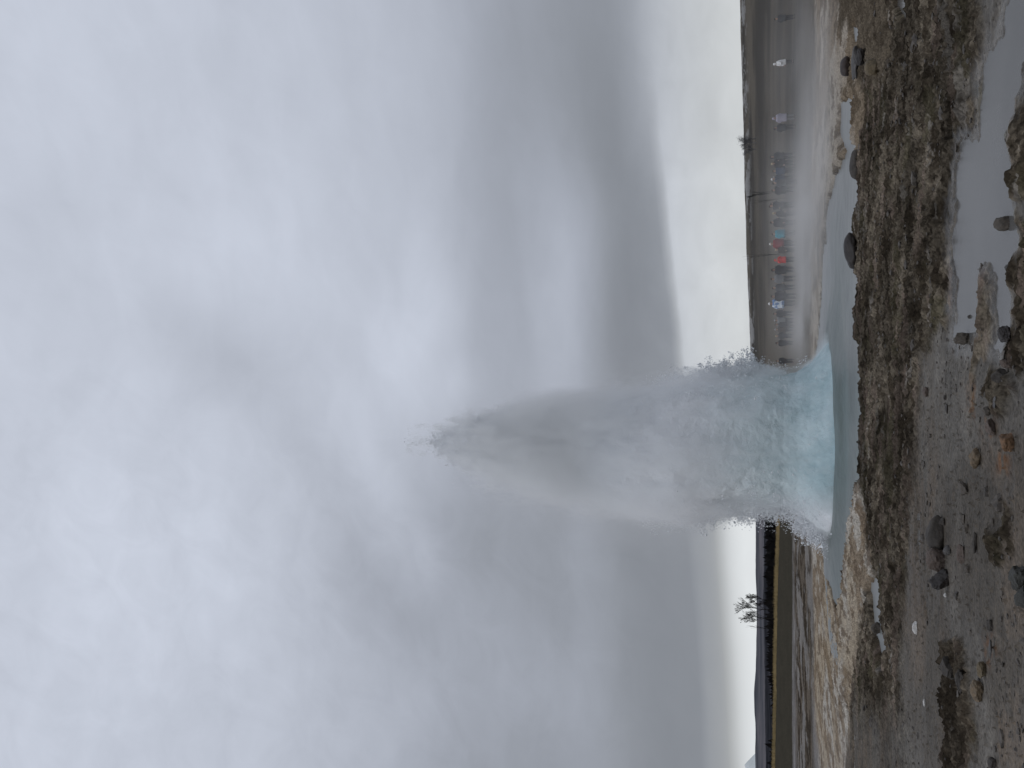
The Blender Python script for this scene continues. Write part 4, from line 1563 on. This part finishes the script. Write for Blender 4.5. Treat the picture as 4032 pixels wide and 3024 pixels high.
def cloth(name, c):
    nm = "cloth_" + name
    return bpy.data.materials.get(nm) or simple(nm, c, 0.85, 0.18, 14, bump=0.01)


SKIN = simple("skin", (0.42, 0.28, 0.21), 0.6, 0.06, 20)
HAIRS = {'dark': simple("dark_hair", (0.03, 0.025, 0.022), 0.7, 0.2, 30), 'fair': simple("fair_hair", (0.40, 0.33, 0.22), 0.7, 0.2, 30),
         'white': simple("white_hair", (0.62, 0.61, 0.58), 0.7, 0.1, 30)}
EYEM = simple("eye_dark", (0.02, 0.02, 0.02), 0.3, 0.0, 3)
BLK = cloth("black", (0.022, 0.022, 0.025))
CAM_MAT = simple("camera_black", (0.02, 0.02, 0.02), 0.4, 0.1, 10)


def check_mat():
    mt = bpy.data.materials.new("blue_white_patched_cloth")
    mt.use_nodes = True
    t = NT(mt.node_tree)
    P = t.n('ShaderNodeTexCoord').outputs['Object']
    vo = t.n('ShaderNodeTexVoronoi')
    t.link(P, vo.inputs['Vector'])
    vo.inputs['Scale'].default_value = 6.5
    vo.inputs['Randomness'].default_value = 0.6
    sx = t.n('ShaderNodeSeparateColor')
    t.link(vo.outputs['Color'], sx.inputs[0])
    c = t.mix(t.ss(sx.outputs[0], 0.49, 0.51), (0.10, 0.22, 0.46), (0.62, 0.68, 0.74))
    bs = t.n('ShaderNodeBsdfPrincipled')
    t.link(c, bs.inputs['Base Color'])
    bs.inputs['Roughness'].default_value = 0.8
    o = t.n('ShaderNodeOutputMaterial')
    t.link(bs.outputs[0], o.inputs[0])
    return mt


def person(y, xh, xf, jc, label, pose='stand', hat=None, hood=False, long=False, trousers=None, hair='dark', rot=0.0, bulk=1.0, bag=None, Y=None):
    """a person whose head top is at photo x = xh and whose feet are at x = xf"""
    if Y is None:
        d = px_dir(xf, y)
        t_ = (0.02 - EYE) / d.z
        Y = min(d.y * t_, 74)
    b = at(xf, y, Y)
    zt = at(xh, y, Y).z
    zb = hz_at(b.x, Y)
    zb = max(zb, WL - 0.01)
    s = (zt - zb) / 1.79
    s = min(max(s, 0.80), 1.12)
    root = bpy.data.objects.new("person", None)
    C.objects.link(root)
    root.location = (b.x, Y, zb)
    root.rotation_euler = (0, 0, rot + math.atan2(-(b.x - GX), (Y - GY)) * -0.0)
    root.scale = (s, s, s)
    root['label'] = label
    root['category'] = 'person'
    root['group'] = "onlookers behind the geyser"
    k = POSES[pose][2]
    obj("body", cached(('b', pose), lambda: skin_mesh(*body_data(pose), name="body")), SKIN, root)
    for q, (nm, c_, r_) in enumerate(FACE):
        obj(nm, cached(('f', q, k), lambda: bead(c_, r_, k, nm)), EYEM if nm == "eye" else SKIN, root)
    obj("coat" if long else "jacket", cached(('j', pose, long, bulk), lambda: skin_mesh(*jacket_data(pose, long, bulk), name="jacket"), jc), jc, root)
    obj("trousers", cached('t', lambda: skin_mesh(*trouser_data(), name="trousers"), trousers or BLK), trousers or BLK, root)
    for sx in (1, -1):
        obj("shoe", cached(('s', sx), lambda: lump((sx * 0.14, -0.06, 0.05), (0.055, 0.14, 0.055), 0.0, name="shoe", sub=2)), BLK, root)
    hc = shear((0, 0.005, 1.655), k)
    if hood:
        obj("hood", cached(('ho', k), lambda: lump((hc[0], hc[1] + 0.03, hc[2] - 0.02), (0.118, 0.118, 0.155), None, name="hood"), jc), jc, root)
    else:
        obj("hair", cached(('ha', k), lambda: lump((hc[0], hc[1] + 0.022, hc[2] + 0.012), (0.093, 0.100, 0.105), hc[2] - 0.07, name="hair"), HAIRS[hair]), HAIRS[hair], root)
        if hat:
            h_ = obj("hat", cached(('hat', k), lambda: lump((hc[0], hc[1], hc[2] + 0.05), (0.104, 0.112, 0.095), hc[2] + 0.02, name="hat"), hat), hat, root)
    if bag:
        obj("backpack", cached(('bp', k), lambda: lump((0, 0.20, 1.22), (0.16, 0.11, 0.23), None, name="backpack"), bag), bag, root)
    return root


def held_camera(p, col=None, label="small dark camera held up before the face", sz=(0.065, 0.03, 0.042)):
    """camera held in the raised hands; a thing of its own"""
    me = bpy.data.meshes.new("camera_body")
    bm = bmesh.new()
    bmesh.ops.create_cube(bm, size=2)
    for v in bm.verts:
        v.co = Vector((v.co.x * sz[0], v.co.y * sz[1], v.co.z * sz[2]))
    bmesh.ops.bevel(bm, geom=bm.edges[:], offset=0.008, segments=2, affect='EDGES')
    bm.to_mesh(me)
    bm.free()
    root = bpy.data.objects.new("camera", None)
    C.objects.link(root)
    s = p.scale.x
    root.location = p.location + Matrix.Rotation(p.rotation_euler.z, 3, 'Z') @ Vector((0, -0.35, 1.60)) * s
    root.rotation_euler = p.rotation_euler
    root['label'] = label
    root['category'] = 'camera'
    obj("case", me, col or CAM_MAT, root)
    bm = bmesh.new()
    bmesh.ops.create_cone(bm, segments=20, radius1=0.03, radius2=0.03, depth=0.05, cap_ends=True)
    bmesh.ops.rotate(bm, verts=bm.verts[:], matrix=Matrix.Rotation(R(90), 3, 'X'))
    bmesh.ops.translate(bm, verts=bm.verts[:], vec=(0, -sz[1] - 0.02, 0))
    me = bpy.data.meshes.new("lens")
    bm.to_mesh(me)
    bm.free()
    obj("lens", me, CAM_MAT, root)


RED = cloth("bright_red", (0.62, 0.035, 0.03))
MAR = cloth("maroon", (0.23, 0.03, 0.035))
TEAL = cloth("teal", (0.03, 0.28, 0.36))
GREY = cloth("grey", (0.17, 0.175, 0.18))
DGREY = cloth("dark_grey", (0.06, 0.062, 0.065))
NAVY = cloth("navy", (0.03, 0.05, 0.09))
LILAC = cloth("pale_lilac", (0.34, 0.32, 0.38))
WHITE = cloth("white", (0.72, 0.72, 0.72))
LGREY = cloth("light_grey", (0.35, 0.36, 0.37))
BRN = cloth("brown", (0.075, 0.06, 0.05))
CHK = check_mat()

person(1193, 3024, 3128, CHK, "person in a white cap and a blue and white patched jacket", hat=WHITE, bulk=1.25, pose='pocket', rot=0.2)
person(1165, 3034, 3127, BLK, "person in a bulky black jacket right behind the white capped one", bulk=1.15, pose='pocket', rot=-0.2, Y=66)
person(1131, 3038, 3128, DGREY, "person in a dark grey jacket with pale sleeves of a backpack harness", pose='pocket', bag=LGREY, rot=0.3)
person(1096, 3033, 3128, GREY, "slim person in a mid grey jacket between two dark clad ones", pose='stand', rot=-0.1)
person(1060, 3036, 3130, BLK, "broad person in a long black coat left of the bright red jacket", hood=True, long=True, bulk=1.18, pose='pocket')
person(1021, 3048, 3130, RED, "person in a bright red jacket with the red hood up", hood=True, pose='camera', bulk=1.05)
person(984, 3050, 3129, BRN, "person in a dark brown jacket between the bright red and the maroon jacket", pose='lean', hair='fair', rot=0.4)
person(956, 3027, 3129, MAR, "white haired person in a dull maroon jacket", hair='white', pose='pocket', bulk=1.1)
person(917, 3037, 3130, TEAL, "person in a teal blue jacket next to the maroon one", bulk=1.15, pose='pocket', rot=0.3, trousers=GREY)
person(876, 3030, 3131, BLK, "round shouldered person in a black jacket right of the teal jacket", bulk=1.2, pose='lean', rot=0.5, long=True)
person(842, 3040, 3131, BLK, "fair haired person in a black coat leaning right", hair='fair', pose='lean', rot=1.1, long=True)
p_ = person(806, 3024, 3129, DGREY, "dark haired person in a charcoal jacket holding a camera to the face", pose='camera', rot=0.2, long=True)
held_camera(p_)
person(744, 3036, 3130, BLK, "bareheaded person in black standing widest in the dark cluster", bulk=1.25, pose='pocket', long=True)
person(716, 3040, 3128, DGREY, "person in a charcoal coat on the right of the bareheaded one in black", pose='pocket', rot=0.5, Y=66)
p_ = person(700, 3036, 3128, NAVY, "person with a white hat holding a pale phone up in front", hat=WHITE, pose='camera', rot=0.2)
held_camera(p_, WHITE, "pale phone held up by the white hatted person", (0.075, 0.008, 0.045))
person(668, 3040, 3129, NAVY, "person in a navy jacket at the right of the white hatted one", bulk=1.1, pose='pocket')
person(640, 3034, 3129, BLK, "person in black with a scarf of pale cloth in the mist", bulk=1.1, pose='lean', hair='fair')
person(612, 3030, 3128, DGREY, "hooded person in charcoal at the right end of the dark cluster", hood=True, pose='pocket')
person(459, 3040, 3130, LILAC, "person in a long pale lilac raincoat with a hood", hood=True, long=True, bulk=1.1, pose='pocket', trousers=GREY)
person(498, 3044, 3129, DGREY, "dim figure in charcoal left of the lilac raincoat", pose='pocket', hood=True)
person(240, 3044, 3122, WHITE, "person in a white raincoat bending forward in the mist", hood=True, long=True, bulk=1.0, pose='lean', rot=-1.3)
person(66, 3048, 3128, DGREY, "lone dim figure nearest the right end of the view", pose='pocket')
for i, (y, xh, c, lab) in enumerate([
    (1234, 3043, BLK, "dark figure just left of the white capped person"),
    (1260, 3048, GREY, "grey clad figure with a pale hat in the thicker mist"),
    (1276, 3050, DGREY, "charcoal clad figure beside the grey clad one in thicker mist"),
    (1296, 3050, BRN, "brown clad figure with a pale hat near the geyser's right flank"),
    (1322, 3052, DGREY, "charcoal clad figure with fair hair near the geyser's right flank"),
    (1350, 3054, BLK, "black clad figure in a hood near the geyser's right flank"),
    (1421, 3054, BLK, "black clad figure closest to the geyser's right flank"),
]):
    person(y, xh, 3118, c, lab, pose=('stand', 'pocket')[i % 2], hat=LGREY if i in (1, 3) else None, hair='fair' if i == 4 else 'dark', hood=(i == 5), Y=73)
